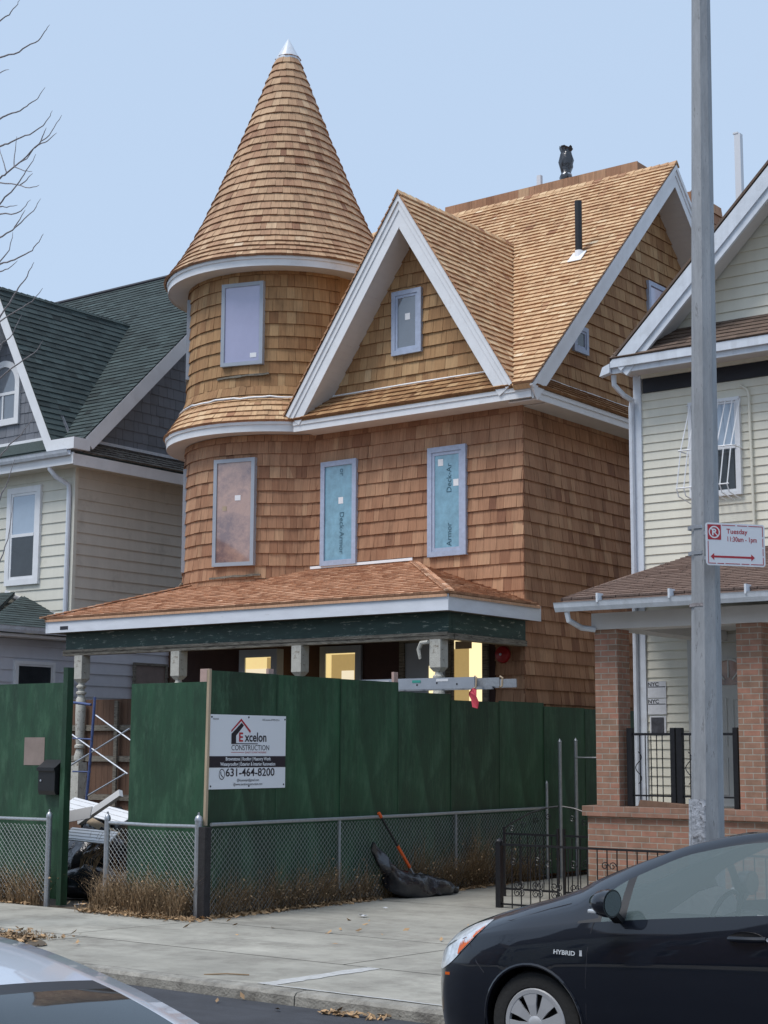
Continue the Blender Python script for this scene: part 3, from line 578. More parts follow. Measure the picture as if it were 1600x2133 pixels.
# --- windows
q = [PY(x_, y_, YH) for x_, y_ in ((673.5, 946), (745.5, 1152), (895, 915), (975, 1130), (820.5, 612), (881.5, 736))]
w1 = window(PF, q[0].x, q[1].x, 5.085, 6.86, H, .085, 'winblue', 'underlay'); w2 = window(PF, q[2].x, q[3].x, 5.085, 6.86, H, .085, 'winblue', 'underlay', inner=.05)
w3 = window(PF, q[4].x, q[5].x, 8.50, 9.59, H, .075, 'winblue', 'greyglass', inner=.045)
def stick(P, u, v, s_, par): patch(P, u, u+s_, v, v+s_*1.1, .0455, .048, 'sticker', M['sticker'], par)
stick(PF, q[0].x+.38, 6.12, .1, w1); stick(PF, q[2].x+.2, 6.55, .1, w2); stick(PF, q[2].x+.5, 6.2, .1, w2); stick(PF, q[4].x+.27, 9.08, .1, w3)
for w_, x_, rows_ in ((w1, q[0].x+.44, (('or', 6.72), ('Deck-Armor', 5.98))), (w2, q[2].x+.5, (('Deck-Ar', 6.10), ('Armor', 5.24)))):
    for s_, v_ in rows_:
        if w_ is w1: text(s_, .135, PF, x_-.03, v_, 'lettering', M['faint'], w_, h=.049, rot=-math.pi/2)
        else: text(s_, .135, PF, x_-.04, v_, 'lettering', M['faint'], w_, h=.049, rot=math.pi/2)
sw = PX(1190, 682, XH); window(PS, 22.31, 22.78, 8.54, 9.0, H, .075, 'winblue', 'darkglass', inner=.04)
w5 = window(PS, 24.95, 25.75, 9.3, 10.37, H, .08, 'winblue', 'lav')
def tower_window(px_, zb, zt, wd, fm, pm, ang=None, name='window', h1=.06):
    tc = Vector((-TX, -TY, 0)).normalized(); rv = Vector((math.cos(CYAW), math.sin(CYAW), 0))
    n = (tc*math.cos(ang)+rv*math.sin(ang)).normalized(); u = Vector((0, 0, 1)).cross(n); u.normalize()
    P = plane(Vector((TX, TY, 0))+n*(TR+.0), u, (0, 0, 1))
    o = window(P, -wd/2, wd/2, zb, zt, H, .065, fm, pm, h0=-.09, h1=h1, ph=.04 if h1 > .05 else .015); return o, P
o, P = tower_window(0, 8.62, 10.10, .80, 'wingrey', 'lav', R_(-23.5)); patch(P, .16, .28, 8.75, 8.83, .041, .045, 'sticker', M['sticker'], o)
o, P = tower_window(0, 5.12, 6.98, .80, 'wingrey', 'salmon', R_(-26.5)); patch(P, .02, .13, 6.25, 6.34, .041, .045, 'sticker', M['sticker'], o); patch(P, -.22, -.14, 6.08, 6.16, .041, .045, 'sticker', M['lumber'], o)
tower_window(0, 8.62, 10.10, .80, 'wingrey', 'lav', R_(-84), h1=.03); tower_window(0, 5.12, 6.98, .80, 'wingrey', 'lav', R_(-84), h1=.03)
# rough ledges left under the turret windows
for a_deg, zz, wd in ((-23.5, 8.42, .95), (-26.5, 4.93, .95), (-88, 4.9, .9)):
    mb = MB(); a0 = math.atan2(-TX, TY); pts = []
    for i in range(9):
        a = R_(a_deg)-wd/2/TR+wd/TR*i/8; tc = Vector((-TX, -TY, 0)).normalized(); rv = Vector((math.cos(CYAW), math.sin(CYAW), 0)); n = tc*math.cos(a)+rv*math.sin(a); pts.append(Vector((TX, TY, 0))+n*(TR+.055)+Vector((0, 0, zz+.03*(i/8)+rng.uniform(-.006, .006))))
    for p_, q_ in zip(pts, pts[1:]): mb.bar(p_, q_, .07, rng.uniform(.022, .04))
    mb.build('ledge', M['oldwood'], H)
# ground floor openings under the porch
PT1 = PT(TR)
P1 = plane((0, 20.04, 0), (1, 0, 0), (0, 0, 1))
a = PY(515, 1367, 20.04); b = PY(571, 1367, 20.04); o = window(P1, a.x-.12, b.x+.12, 2.2, a.z+.10, H, .13, 'wingrey', 'lit', h0=-.1, label='lit window of the turret under the porch'); patch(P1, a.x+.02, b.x-.12, 2.4, a.z-.22, .046, .049, 'inner_board', M['lit_pale'], o); patch(P1, b.x-.11, b.x-.015, 2.4, a.z-.04, .046, .049, 'inner_wall', M['lit_dim'], o)
a = PY(683, 1361, YH); b = PY(745, 1361, YH); o = window(PF, a.x-.12, b.x+.12, 2.3, a.z+.11, H, .12, 'wingrey', 'lit', label='lit window left of the front door'); patch(PF, a.x+.12, b.x-.005, 2.5, a.z-.03, .046, .049, 'inner_wall', M['lit_dim'], o); patch(PF, a.x+.34, b.x-.03, 2.5, a.z-.30, .050, .053, 'inner_board', M['lit_pale'], o)
a = PY(950, 1332, YH); b = PY(1009, 1332, YH)
o = window(PF, a.x-.1, b.x+.1, 1.0, 3.86, H, .1, 'oldwood', 'litwarm', name='doorway', label='brightly lit open doorway'); 
patch(PF, a.x+.001, a.x+.28, 1.1, 3.6, .046, .049, 'inner_wall', M['lit_dim'], o); patch(PF, a.x+.02, b.x-.2, 3.60, 3.72, .050, .053, 'door_head', M['lumber'], o)
d = patch(PF, -15.32, -14.52, 1.0, 3.72, .02, .06, 'front_door', M['wingrey'], H); frame_mb(MB(), PF, -15.42, -14.42, 1.0, 3.82, .095, .0, .09).build('door_frame', M['oldwood'], d)
mb = MB(); c_ = PY(900, 1380, 18.9)
patch(PF, -14.84, -14.66, 2.9, 3.35, .061, .075, 'notice', M['litwarm'], d)
c_ = PY(1050, 1361, YH); mb = MB(); mb.lathe([(.0, 0), (.06, -.005), (.12, -.03), (.135, -.06), (.135, -.075), (.0, -.075)], (0, 0, 0), 24)
mb.v = [(c_.x+v_[0], YH-.1-v_[2]-.0, 3.49+v_[1]) for v_ in mb.v]; 
bell = mb.build('fire_bell', M['red'], H, smooth=True)
mb = MB().lathe([(.0, .012), (.02, .01), (.022, 0)], (0, 0, 0), 12); mb.v = [(c_.x+v_[0], YH-.1-v_[2], 3.49+v_[1]) for v_ in mb.v]; mb.build('bell_hub', M['alu'], bell, smooth=True)
# --- roof pipes
yp = 23.2; zz = 7.56+(yp-20.2)*a_
p_ = PY(1207, 540, 23.9)
def on_slope(x_, y_):   # pixel onto the main slope
    d = ray(x_, y_); n = PR(0, 0, 1)-PR(0, 0, 0); t = (PR(0, 0, 0)-O).dot(n)/d.dot(n); return O+d*t
p_ = on_slope(1206, 534)
vp = MB().tube([p_-Vector((0, 0, .3)), p_+Vector((0, 0, .98))], .062, 16).build('vent_pipe', M['blacktrim'], H, smooth=True)
mb = MB(); u_, v_, n_ = Vector((1, 0, 0)), (PR(0, 1, 0)-PR(0, 0, 0)), (PR(0, 0, 1)-PR(0, 0, 0)); mb.obox(p_-v_*.06+n_*.035, u_, v_, n_, .13, .15, .006); mb.lathe([(.09, p_.z-.08), (.068, p_.z+.10)], (p_.x, p_.y, 0), 16); mb.build('flashing_collar', M['flash'], vp)
p_ = PY(1124, 366, 25.94); MB().box(p_.x-.045, p_.x+.045, 25.9, 25.98, 12.4, p_.z).build('vent_pipe', M['pvc'], H)
FX = PY(1179, 308, 26.2); mb = MB(); rings_ = [(.15, 12.5), (.15, 12.66), (.13, 12.72), (.18, 12.80), (.19, 12.90), (.125, 12.99), (.17, 13.06), (.19, 13.15), (.125, 13.24), (.18, 13.32), (.20, 13.46), (.17, 13.58), (.13, 13.66), (.19, 13.74), (.10, 13.72), (0, 13.66)]
mb.lathe(rings_, (FX.x, 26.2, 0), 18); mb.v = [(FX.x+(v_[0]-FX.x)*.68+rng.uniform(-.02, .02), 26.2+(v_[1]-26.2)*.68+rng.uniform(-.02, .02), 12.5+(v_[2]-12.5)*(FX.z-12.5)/1.24+rng.uniform(-.03, .04)) for v_ in mb.v]; wp = mb.build('wrapped_flue', M['blackplastic'], H, smooth=60)
for z_ in (12.56, 12.70, 13.0, 13.22): MB().lathe([(.10, z_-.03), (.115, z_), (.10, z_+.03)], (FX.x, 26.2, 0), 18).build('tape_band', M['teal' if z_ < 12.6 else 'galv'], wp, smooth=True)
# rear dormer seen past the lamp post
mb = MB(); a = PX(1502, 434, -13.25); b = PX(1440, 400, -13.25); mb.box(-15.2, -13.262, b.y, a.y, 9.3, a.z-.02); courses(mb, [[(b.y, 9.3), (a.y, 9.3), (a.y, a.z), (b.y, a.z)]], plane((-13.25, 0, 0), (0, 1, 0), (0, 0, 1)), .2155, .1, .24, th=.026, rng=rng); mb.build('rear_dormer', M['cedar_wall'], H)
# ================================================================== LEFT HOUSE
XL, YL = -23.33, 20.8
LH = thing('clapboard_house', (-26.5, 20.8, .14), 'cream clapboard house with dark green shingled roof and grey shake gables, left of the turret', 'house')
QF = plane((0, YL, 0), (1, 0, 0), (0, 0, 1)); QS = plane((XL, 0, 0), (0, 1, 0), (0, 0, 1))
def siding(name, polys, P, exp, m, root, v0=None, th=.02, backoff=None, label=None):
    mb = MB(); us = [p[0] for q in polys for p in q]; vs_ = [p[1] for q in polys for p in q]; v = v0 if v0 is not None else min(vs_)
    while v < max(vs_):
        for q in polys:
            c = clip([(min(us), v), (max(us), v), (max(us), v+exp), (min(us), v+exp)], ccw(q))
            if len(c) < 3: continue
            out = [P(p[0], p[1], .001+th*(1-(p[1]-v)/exp)) for p in c]; mb.face(out, .5, [tuple(p) for p in c])
            inn = [P(p[0], p[1], -.03) for p in c]
            for i in range(len(c)):
                k = (i+1) % len(c); mb.face([out[i], inn[i], inn[k], out[k]], .5)
        v += exp
    return mb.build(name, m, root, label=label)
MB().box(-33, XL-.02, YL+.02, 30, .1, 7.7).build('core_wall', M['cream'], LH)
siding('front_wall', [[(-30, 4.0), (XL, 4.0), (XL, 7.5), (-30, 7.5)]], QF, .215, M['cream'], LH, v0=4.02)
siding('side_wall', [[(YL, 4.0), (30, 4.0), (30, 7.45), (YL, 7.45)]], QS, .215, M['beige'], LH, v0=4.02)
MB().box(XL-.05, XL+.03, YL-.03, YL+.05, 4.1, 7.46).build('corner_board', M['cream'], LH)
siding('porch_side_wall', [[(18.75, .3), (26, .3), (26, 4.02), (18.75, 4.02)]], plane((XL+.025, 0, 0), (0, 1, 0), (0, 0, 1)), .225, M['greysiding'], LH, v0=.3)
MB().box(-33, XL, 18.75, YL, .1, 4.05).build('porch_core', M['greysiding'], LH)
QL = plane((XL+.025, 0, 0), (0, 1, 0), (0, 0, 1))
window(QL, 19.42, 20.38, 2.6, 3.62, LH, .06, 'white', 'darkglass', inner=.03)
# low window with tan shade under the neighbour's porch
window(QL, 22.42, 23.35, 2.6, 3.72, LH, .05, 'oldwood', 'taupe', label='window covered by a tan shade')
MB().box(XL+.03, XL+.10, 23.42, 23.56, .6, 4.0).build('downpipe_post', M['brownboard'], LH)
o = window(QF, -25.26, -24.26, 5.21, 7.17, LH, .12, 'white', 'paleglass', inner=.05)
mb = MB(); P = QF; MB().box(-25.09, -24.43, YL-.065, YL-.05, 6.17, 6.23).build('meeting_rail', M['white'], o)
patch(QF, -25.08, -24.44, 5.38, 6.16, .046, .049, 'lower_pane', M['darkglass'], o)
# eaves, pent roofs
MB().box(-33, XL+.42, YL-.45, YL-.42, 7.40, 7.62).box(XL+.39, XL+.42, YL-.419, 30, 7.38, 7.60).build('fascia', M['white'], LH)
MB().box(-33, XL+.385, YL-.419, YL, 7.42, 7.44).box(XL+.0, XL+.385, YL+.001, 30, 7.42, 7.44).build('soffit', M['beige'], LH)
gt = MB(); 
def gutter(name, p, q, root, m, r=.06, outn=(0, -1, 0)):
    p, q = Vector(p), Vector(q); n = Vector(outn); mb = MB(); up = Vector((0, 0, 1))
    sec = [(0, 0), (0, -.09), (.07, -.10), (.10, -.05), (.115, 0), (.125, .012), (.10, .012), (.09, -.04), (.06, -.085), (.012, -.08), (.012, 0)]
    A = [p+n*a+up*b for a, b in sec]; B = [q+n*a+up*b for a, b in sec]; k = len(sec)
    for i in range(k): j_ = (i+1) % k; mb.face([A[i], A[j_], B[j_], B[i]])
    mb.face(A); mb.face(B[::-1]); return mb.build(name, m, root)
gutter('gutter', (-33, YL-.46, 7.66), (XL+.36, YL-.46, 7.66), LH, M['gutter'])
PLF = plane((0, YL-.44, 7.64), (1, 0, 0), (0, .46, .42)); PLS = plane((XL+.44, 0, 7.64), (0, 1, 0), (-.46, 0, .32))
r2 = random.Random(5)
mb = MB(); courses(mb, [[(-30, 0), (XL-.1, 0), (XL-.1, .60), (-30, .60)]], PLF, .14, .2, .35, th=.01, rng=r2); mb.build('front_skirt_roof', M['greenshingle'], LH)
mb = MB(); courses(mb, [[(YL-.2, 0), (30, 0), (30, .56), (YL-.0, .56)]], PLS, .12, .08, .2, th=.02, rng=r2, jit=.02); mb.build('side_skirt_roof', M['oldshake'], LH)
MB().box(-30, -23.6, YL-.05, YL-.01, 8.05, 8.12).build('flashing', M['white'], LH); MB().box(XL+.01, XL+.05, YL+.3, 30, 7.97, 8.03).build('flashing', M['gutter'], LH)
# boxed corner between the two rakes
MB().box(-23.5, XL+.50, YL-.52, YL-.1, 7.68, 7.90).build('cornice_return', M['white'], LH)
# main roof
sl = math.hypot(5, 5); PLR = plane((0, 20.45, 7.80), (1, 0, 0), (0, 5.2, 5.05)); SLL = math.hypot(5.2, 5.05); xe = XL+.47
a2 = 5.05/5.2; offL = lambda y_: (y_-20.45)*math.hypot(1, a2); lga = (-25.34, 11.28); yv2 = 20.45+(lga[1]-7.80)/a2
mb = MB(); mb.prism([PLR(xe, 0, -.02), PLR(xe, SLL, -.02), PLR(-34, SLL, -.02), PLR(-34, 0, -.02)], PLR(0, 0, -.1)-PLR(0, 0, 0))
courses(mb, [[(lga[0], offL(yv2)), (-23.45, 0), (xe, 0), (xe, SLL), (lga[0], SLL)], [(-32, offL(yv2)), (lga[0], offL(yv2)), (lga[0], SLL), (-32, SLL)]], PLR, .14, .16, .36, th=.018, rng=r2, jit=.002, gap=0); mb.build('main_roof', M['greenshingle'], LH)
mb = MB(); PBk = plane((0, 30.85, 7.8), (-1, 0, 0), (0, -5.2, 5.05)); mb.prism([PBk(-xe, 0, 0), PBk(-xe, SLL, 0), PBk(34, SLL, 0), PBk(34, 0, 0)], PBk(0, 0, -.1)-PBk(0, 0, 0)); mb.build('rear_roof', M['greenshingle'], LH)
MB().tube([(xe, 25.65, 12.87), (-34, 25.65, 12.87)], .05, 6).build('ridge_cap', M['ink'], LH)
# side gable wall + rake
tri = [(20.7, 7.95), (30.6, 7.95), (25.65, 12.7)]
siding('core_gable', [tri], plane((XL-.03, 0, 0), (0, 1, 0), (0, 0, 1)), .5, M['greyshake'], LH, th=0)
mb = MB(); courses(mb, [tri], QS, .215, .1, .3, th=.012, rng=r2, gap=.006); mb.build('side_gable_wall', M['greyshake'], LH)
def rake2(root, apex, foot, ax, depth, wdt, m, ms, soff=True, bt=.03):
    A, F_ = Vector(apex), Vector(foot); d = (F_-A).normalized(); ax = Vector(ax); dn = ax.cross(d); dn = dn if dn.z < 0 else -dn; k = wdt/abs(dn.z)
    o = MB().prism([A, A+Vector((0, 0, -k)), F_+dn*wdt, F_], ax*bt).build('rake_board', m, root)
    if soff: s0 = A+Vector((0, 0, -k+.02)); s1 = F_+dn*(wdt-.015); MB().prism([s0, s1, s1-ax*depth, s0-ax*depth], -dn*.02).build('soffit', ms, o)
    return o
rake2(LH, (XL+.45, 25.65, 12.84), (XL+.45, 20.6, 7.92), (1, 0, 0), .45, .27, M['white'], M['soffit'])
rake2(LH, (XL+.45, 25.65, 12.84), (XL+.45, 30.7, 7.92), (1, 0, 0), .45, .27, M['white'], M['soffit'])
# front gable
ya = YL-.45; Gf = Vector((-23.42, ya, 7.78)); aR2 = Vector((lga[0]-Gf.x, 0, lga[1]-Gf.z)); LR2 = aR2.length
PG2 = plane((Gf.x, 0, Gf.z), (0, 1, 0), (aR2.x, 0, aR2.z))
mb = MB(); mb.prism([PG2(ya+.02, 0, -.012), PG2(yv2, LR2, -.012), PG2(ya+.02, LR2, -.012)], PG2(0, 0, -.08)-PG2(0, 0, 0))
courses(mb, [[(ya-.05, 0), (20.5, 0), (yv2+.02, LR2), (ya-.05, LR2)]], PG2, .14, .16, .36, th=.018, rng=r2, jit=.002, gap=0); mb.build('gable_roof_slope', M['greenshingle'], LH)
xg = 2*lga[0]-Gf.x; PG3 = plane((xg, 0, Gf.z), (0, -1, 0), (-aR2.x, 0, aR2.z))
mb = MB(); mb.prism([PG3(-ya-.02, 0, 0), PG3(-ya-.02, LR2, 0), PG3(-yv2, LR2, 0)], PG3(0, 0, -.08)-PG3(0, 0, 0)); mb.build('gable_roof_slope', M['greenshingle'], LH)
ridgecaps('ridge_cap', (lga[0], ya-.05, lga[1]+.01), (lga[0], yv2, lga[1]+.01), .12, ((1, 0, -1.7), (-1, 0, -1.7)), LH, M['greenshingle'], L=.16)
rake2(LH, (lga[0], ya, lga[1]-.03), (Gf.x-.0, ya, Gf.z-.03), (0, -1, 0), .45, .22, M['white'], M['white']); rake2(LH, (lga[0], ya, lga[1]-.03), (xg, ya, Gf.z-.03), (0, -1, 0), .45, .22, M['white'], M['white'])
tri = [(xg+.1, 8.05), (-23.52, 8.05), (lga[0], 11.0)]
siding('core_gable', [tri], plane((0, YL+.03, 0), (1, 0, 0), (0, 0, 1)), .5, M['greyshake'], LH, th=0)
mb = MB(); courses(mb, [tri], QF, .215, .1, .28, th=.012, rng=r2, gap=.006); mb.build('front_gable_wall', M['greyshake'], LH)
# arched window
def arch(x0, x1, z0, zs, P, wd, h0, h1):
    mb = MB(); cx, r = (x0+x1)/2, (x1-x0)/2; out = [(x0, z0)]+[(cx-r*math.cos(math.pi*i/16), zs+r*math.sin(math.pi*i/16)) for i in range(17)]+[(x1, z0)]
    inn = [(x0+wd, z0+wd)]+[(cx-(r-wd)*math.cos(math.pi*i/16), zs+(r-wd)*math.sin(math.pi*i/16)) for i in range(17)]+[(x1-wd, z0+wd)]
    n = len(out)
    for i in range(n):
        k = (i+1) % n; A = [P(*out[i], h0), P(*out[k], h0), P(*inn[k], h0), P(*inn[i], h0)]; B = [P(*out[i], h1), P(*out[k], h1), P(*inn[k], h1), P(*inn[i], h1)]; mb.hull8(A+B)
    return mb, inn
m_, inn = arch(-26.05, -25.04, 8.50, 9.35, QF, .13, 0, .06); aw = m_.build('arched_window', M['white'], LH)
MB().prism([QF(u, v, .02) for u, v in inn], (0, -.006, 0)).build('pane', M['greyglass'], aw)
MB().box(-25.92, -25.17, YL-.045, YL-.027, 9.13, 9.19).box(-25.57, -25.53, YL-.044, YL-.027, 8.63, 9.12).build('muntin', M['white'], aw)
# downspout
MB().tube([(-23.62, YL-.40, 7.56), (-23.62, YL-.40, 7.36), (-23.55, YL-.30, 7.22), (-23.43, YL-.08, 7.08), (-23.42, YL-.07, 6.9), (-23.42, YL-.07, 4.55)], .048, 8).build('downspout', M['gutter'], LH, smooth=True)
# lower porch roof
ex, ey, ez = XL+.45, 18.35, 4.22
PQ = plane((0, ey, ez), (1, 0, 0), (0, 2.35, .85)); lq = math.hypot(2.35, .85)
mb = MB(); courses(mb, [[(-30, 0), (ex, 0), (ex-2.0, lq), (-30, lq)]], PQ, .14, .16, .36, th=.01, rng=r2, gap=0); PQ2 = plane((ex, 0, ez), (0, 1, 0), (-1.9, 0, .80)); courses(mb, [[(ey, 0), (YL+.1, 0), (YL+.1, 2.06)]], PQ2, .14, .16, .36, th=.01, rng=r2, gap=0)
mb.prism([PQ(-30, 0, -.02), PQ(ex, 0, -.02), PQ(ex-2, lq, -.02), PQ(-30, lq, -.02)], (0, 0, -.05)); mb.prism([PQ2(ey, 0, -.02), PQ2(YL, 0, -.02), PQ2(YL, 2.06, -.02)], (0, 0, -.05)); mb.build('porch_roof', M['greenshingle'], LH)
MB().bar((-25.25, YL-.03, 5.10), (-23.36, YL-.03, 4.42), .03, .08).build('flashing', M['white'], LH)
gutter('gutter', (ex+.0, ey, ez-.02), (ex+.0, YL-.05, ez-.02), LH, M['gutter'], outn=(1, 0, 0)); gutter('gutter', (-30, ey, ez-.02), (ex+.1, ey, ez-.02), LH, M['gutter'])
MB().box(XL, ex, ey+.02, YL, 4.03, 4.08).box(-30, XL-.01, ey+.02, 18.75, 4.03, 4.08).build('porch_soffit', M['soffit'], LH)
# ================================================================== RIGHT HOUSE
XR0, YR0 = -10.86, 20.3
RH = thing('brick_porch_house', (-8, 17.2, .13), 'pale yellow sided house with brown roofs and brick porch pillars behind the lamp post', 'house')
KF = plane((0, YR0, 0), (1, 0, 0), (0, 0, 1)); KW = XR0+.03
MB().box(XR0, -4.4, YR0+.02, 28, .1, 7.4).build('core_wall', M['cream2'], RH)
siding('front_wall', [[(XR0+.11, 1.3), (-4.4, 1.3), (-4.4, 7.14), (XR0+.11, 7.14)]], KF, .124, M['cream2'], RH, v0=1.32, th=.016)
MB().box(XR0-.01, XR0+.11, YR0-.045, YR0+.02, 1.2, 7.42).build('corner_board', M['gutter'], RH)
MB().box(XR0+.14, -4.4, YR0-.03, YR0, 7.145, 7.35).build('frieze_gap', M['pane_black'], RH, label='dark open strip under the eave')
MB().box(XR0+.12, -4.4, YR0-.05, YR0-.005, 7.355, 7.41).build('frieze_trim', M['cream2'], RH)
f = MB().box(XR0-.08, -4.0, YR0-.54, YR0-.51, 7.36, 7.50).box(XR0-.08, -4.0, YR0-.59, YR0-.541, 7.44, 7.56).build('eave_fascia', M['gutter'], RH)
MB().box(XR0-.06, -4.0, YR0-.51, YR0+.0, 7.41, 7.43).build('soffit', M['soffit'], f); MB().prism([(XR0-.25, YR0-.6, 7.33), (XR0-.085, YR0-.6, 7.37), (XR0-.085, YR0-.6, 7.50), (XR0-.2, YR0-.6, 7.46)], (0, .1, 0)).build('gutter_end', M['gutter'], f)
MB().tube([(XR0-.10, YR0-.45, 7.36), (XR0-.10, YR0-.44, 7.22), (XR0-.02, YR0-.3, 7.08), (XR0+.0, YR0-.1, 7.04), (XR0-.03, YR0-.07, 6.94), (XR0-.03, YR0-.07, .9)], .04, 8).build('downspout', M['gutter'], RH, smooth=True)
PK = plane((0, YR0-.60, 7.57), (1, 0, 0), (0, .6, .45))
mb = MB(); mb.prism([PK(XR0-.05, 0, -.02), PK(-4, 0, -.02), PK(-4, .76, -.02), PK(XR0-.05, .76, -.02)], (0, 0, -.03)); courses(mb, [[(XR0-.08, 0), (-4, 0), (-4, .76), (XR0-.08, .76)]], PK, .125, .12, .2, th=.014, rng=r2, jit=.002, gap=0); mb.build('skirt_roof', M['brownshingle'], RH)
gx, gz = -7.55, 10.80
tri = [(-10.75, 7.97), (-4.35, 7.97), (gx, 10.68)]
siding('gable_wall', [tri], KF, .165, M['cream2'], RH, v0=7.97, th=.02); siding('core_gable', [tri], plane((0, YR0+.03, 0), (1, 0, 0), (0, 0, 1)), .6, M['cream2'], RH, th=0)
for sx in (-1, 1):
    A = Vector((gx, YR0-.55, gz)); F_ = Vector((gx+sx*3.36, YR0-.55, 7.52)); o = rake2(RH, A, F_, (0, -1, 0), .5, .20, M['gutter'], M['soffit']); d = (F_-A).normalized()
    dn = Vector((0, -1, 0)).cross(d); dn = dn if dn.z < 0 else -dn
    MB().prism([A+Vector((0, 0, -.14)), A+Vector((0, 0, -.42)), F_+dn*.30, F_+dn*.12], (0, .05, 0)).build('rake_frieze', M['gutter'], o)
    MB().prism([A+Vector((0, -.04, .03)), F_+Vector((sx*.03, -.04, .0)), F_+Vector((sx*.03, 8, .0)), A+Vector((0, 8, .03))], Vector((0, 0, .045))).build('gable_roof_slope', M['brownshingle'], RH)
# barred window
o = window(KF, -10.0, -9.22, 5.53, 6.90, RH, .05, 'white', 'paleglass', inner=.03); patch(KF, -9.93, -9.29, 5.61, 6.17, .046, .049, 'lower_pane', M['darkglass'], o); MB().box(-9.93, -9.29, YR0-.07, YR0-.05, 6.18, 6.23).build('meeting_rail', M['white'], o)
mb = MB()
for i in range(8):
    x_ = -9.99+i*.108; mb.tube([(x_+.04, YR0-.09, 6.86), (x_, YR0-.33, 6.18), (x_-.03, YR0-.42, 5.62), (x_-.02, YR0-.38, 5.52), (x_, YR0-.05, 5.46)], .009, 5)
for x_ in (-10.0, -9.23): mb.tube([(x_, YR0-.02, 6.84), (x_, YR0-.09, 6.86)], .009, 5)
mb.tube([(-10.02, YR0-.02, 6.17), (-10.02, YR0-.34, 6.17), (-9.21, YR0-.34, 6.17), (-9.21, YR0-.02, 6.17)], .010, 5); mb.tube([(-10.03, YR0-.42, 5.63), (-9.24, YR0-.42, 5.63)], .010, 5)
mb.build('window_guard', M['white'], RH)
MB().tube([(-9.2, YR0-.02, 7.05), (-9.1, YR0-.05, 6.98), (-9.08, YR0-.05, 6.9), (-9.05, YR0-.05, 4.7)], .02, 8).build('conduit', M['cream2'], RH, smooth=True)
# porch
ry0, ry1 = 16.80, YR0; rx0 = -10.03; PRf = plane((0, ry0, 3.86), (1, 0, 0), (0, 3.5, .93)); lr = math.hypot(3.5, .93)
mb = MB(); hipx = 3.3
mb.prism([PRf(rx0, 0, -.02), PRf(-5.3, 0, -.02), PRf(-5.3, lr, -.02), PRf(rx0, lr, -.02)][:0] or [PRf(rx0, 0, -.02), PRf(-5, 0, -.02), PRf(-5, lr, -.02), PRf(rx0+.6, lr, -.02)], (0, 0, -.04))
TL = PY(1328, 1192, YR0).x
courses(mb, [[(rx0, 0), (-5, 0), (-5, lr), (rx0+.2, lr)]], PRf, .14, .28, .32, th=.014, rng=r2, jit=.001, gap=.012); mb.build('porch_roof', M['tanshingle'], RH)
mb = MB(); mb.prism([(rx0-.02, ry0-.01, 3.87), (rx0+.2, ry1, 4.79), (rx0-1.1, ry1, 4.50)], (0, 0, -.04)); mb.build('porch_roof_side', M['tanshingle'], RH)
MB().box(rx0+.04, -5, ry0+.05, ry0+.08, 3.72, 3.84).build('fascia', M['wingrey'], RH)
gg = gutter('gutter', (rx0-.08, ry0+.03, 3.80), (-5, ry0+.03, 3.80), RH, M['gutter'])
for x_ in (-9.5, -8.55, -7.6): MB().box(x_-.012, x_+.012, ry0-.10, ry0+.04, 3.79, 3.90).build('strap', M['gutter'], gg)
MB().tube([(rx0+.06, ry0+.0, 3.70), (rx0+.07, ry0+.02, 3.6), (rx0+.12, ry0+.25, 3.52), (rx0+.25, ry0+.35, 3.50)], .035, 8).build('downspout', M['gutter'], RH, smooth=True)
MB().box(-9.84, -5, 17.16, 17.50, 3.50, 3.70).build('porch_beam', M['soffit'], RH); MB().box(-9.84, -9.5, 17.501, YR0-.05, 3.52, 3.72).build('porch_beam', M['soffit'], RH); MB().box(-9.49, -5, 17.51, YR0-.04, 3.66, 3.70).build('porch_ceiling', M['soffit'], RH)
for x_ in (-9.82, -7.955): MB().box(x_, x_+.31, 17.2, 17.5, 1.38, 3.499).build('brick_pillar', M['brick'], RH)
MB().box(-9.95, -5, 17.2, 17.52, .1, 1.26).box(-9.95, -9.65, 17.521, YR0-.05, .1, 1.26).build('porch_wall', M['brick'], RH); MB().box(-10.0, -5, 17.15, 17.57, 1.261, 1.379).build('wall_coping', M['brickcap'], RH); MB().box(-9.6, -5, 17.58, YR0-.06, .9, 1.3).build('porch_floor', M['concrete'], RH)
dr = patch(KF, -9.98, -9.0, 1.3, 3.50, -.005, .02, 'front_door', M['door'], RH)
frame_mb(MB(), KF, -10.10, -8.9, 1.2, 3.62, .11, -.01, .05).build('door_frame', M['door'], dr)
for (a, b, c, d) in ((-9.86, -9.54, 2.1, 2.75), (-9.46, -9.12, 2.1, 2.75), (-9.86, -9.54, 1.45, 1.95), (-9.46, -9.12, 1.45, 1.95)): frame_mb(MB(), KF, a, b, c, d, .02, .019, .032).build('door_panel', M['door'], dr)
mb = MB(); cz = 2.93; cx = -9.50; mb.prism([KF(cx+.29*math.cos(math.pi*i/14), cz+.34*math.sin(math.pi*i/14), .02) for i in range(15)], (0, -.012, 0)); fan = mb.build('fanlight', M['salmon'], dr)
mb = MB(); 
for i in range(14): mb.bar(KF(cx+.3*math.cos(math.pi*i/14), cz+.35*math.sin(math.pi*i/14), .035), KF(cx+.3*math.cos(math.pi*(i+1)/14), cz+.35*math.sin(math.pi*(i+1)/14), .035), .03, .03)
for a_2 in (45, 90, 135): mb.bar(KF(cx+.08*math.cos(R_(a_2)), cz+.1*math.sin(R_(a_2)), .037), KF(cx+.29*math.cos(R_(a_2)), cz+.34*math.sin(R_(a_2)), .037), .018, .018)
mb.build('fanlight_bars', M['door'], fan)
for k, zc in ((2, 2.75), (5, 2.60), (9, 2.46)):
    pass
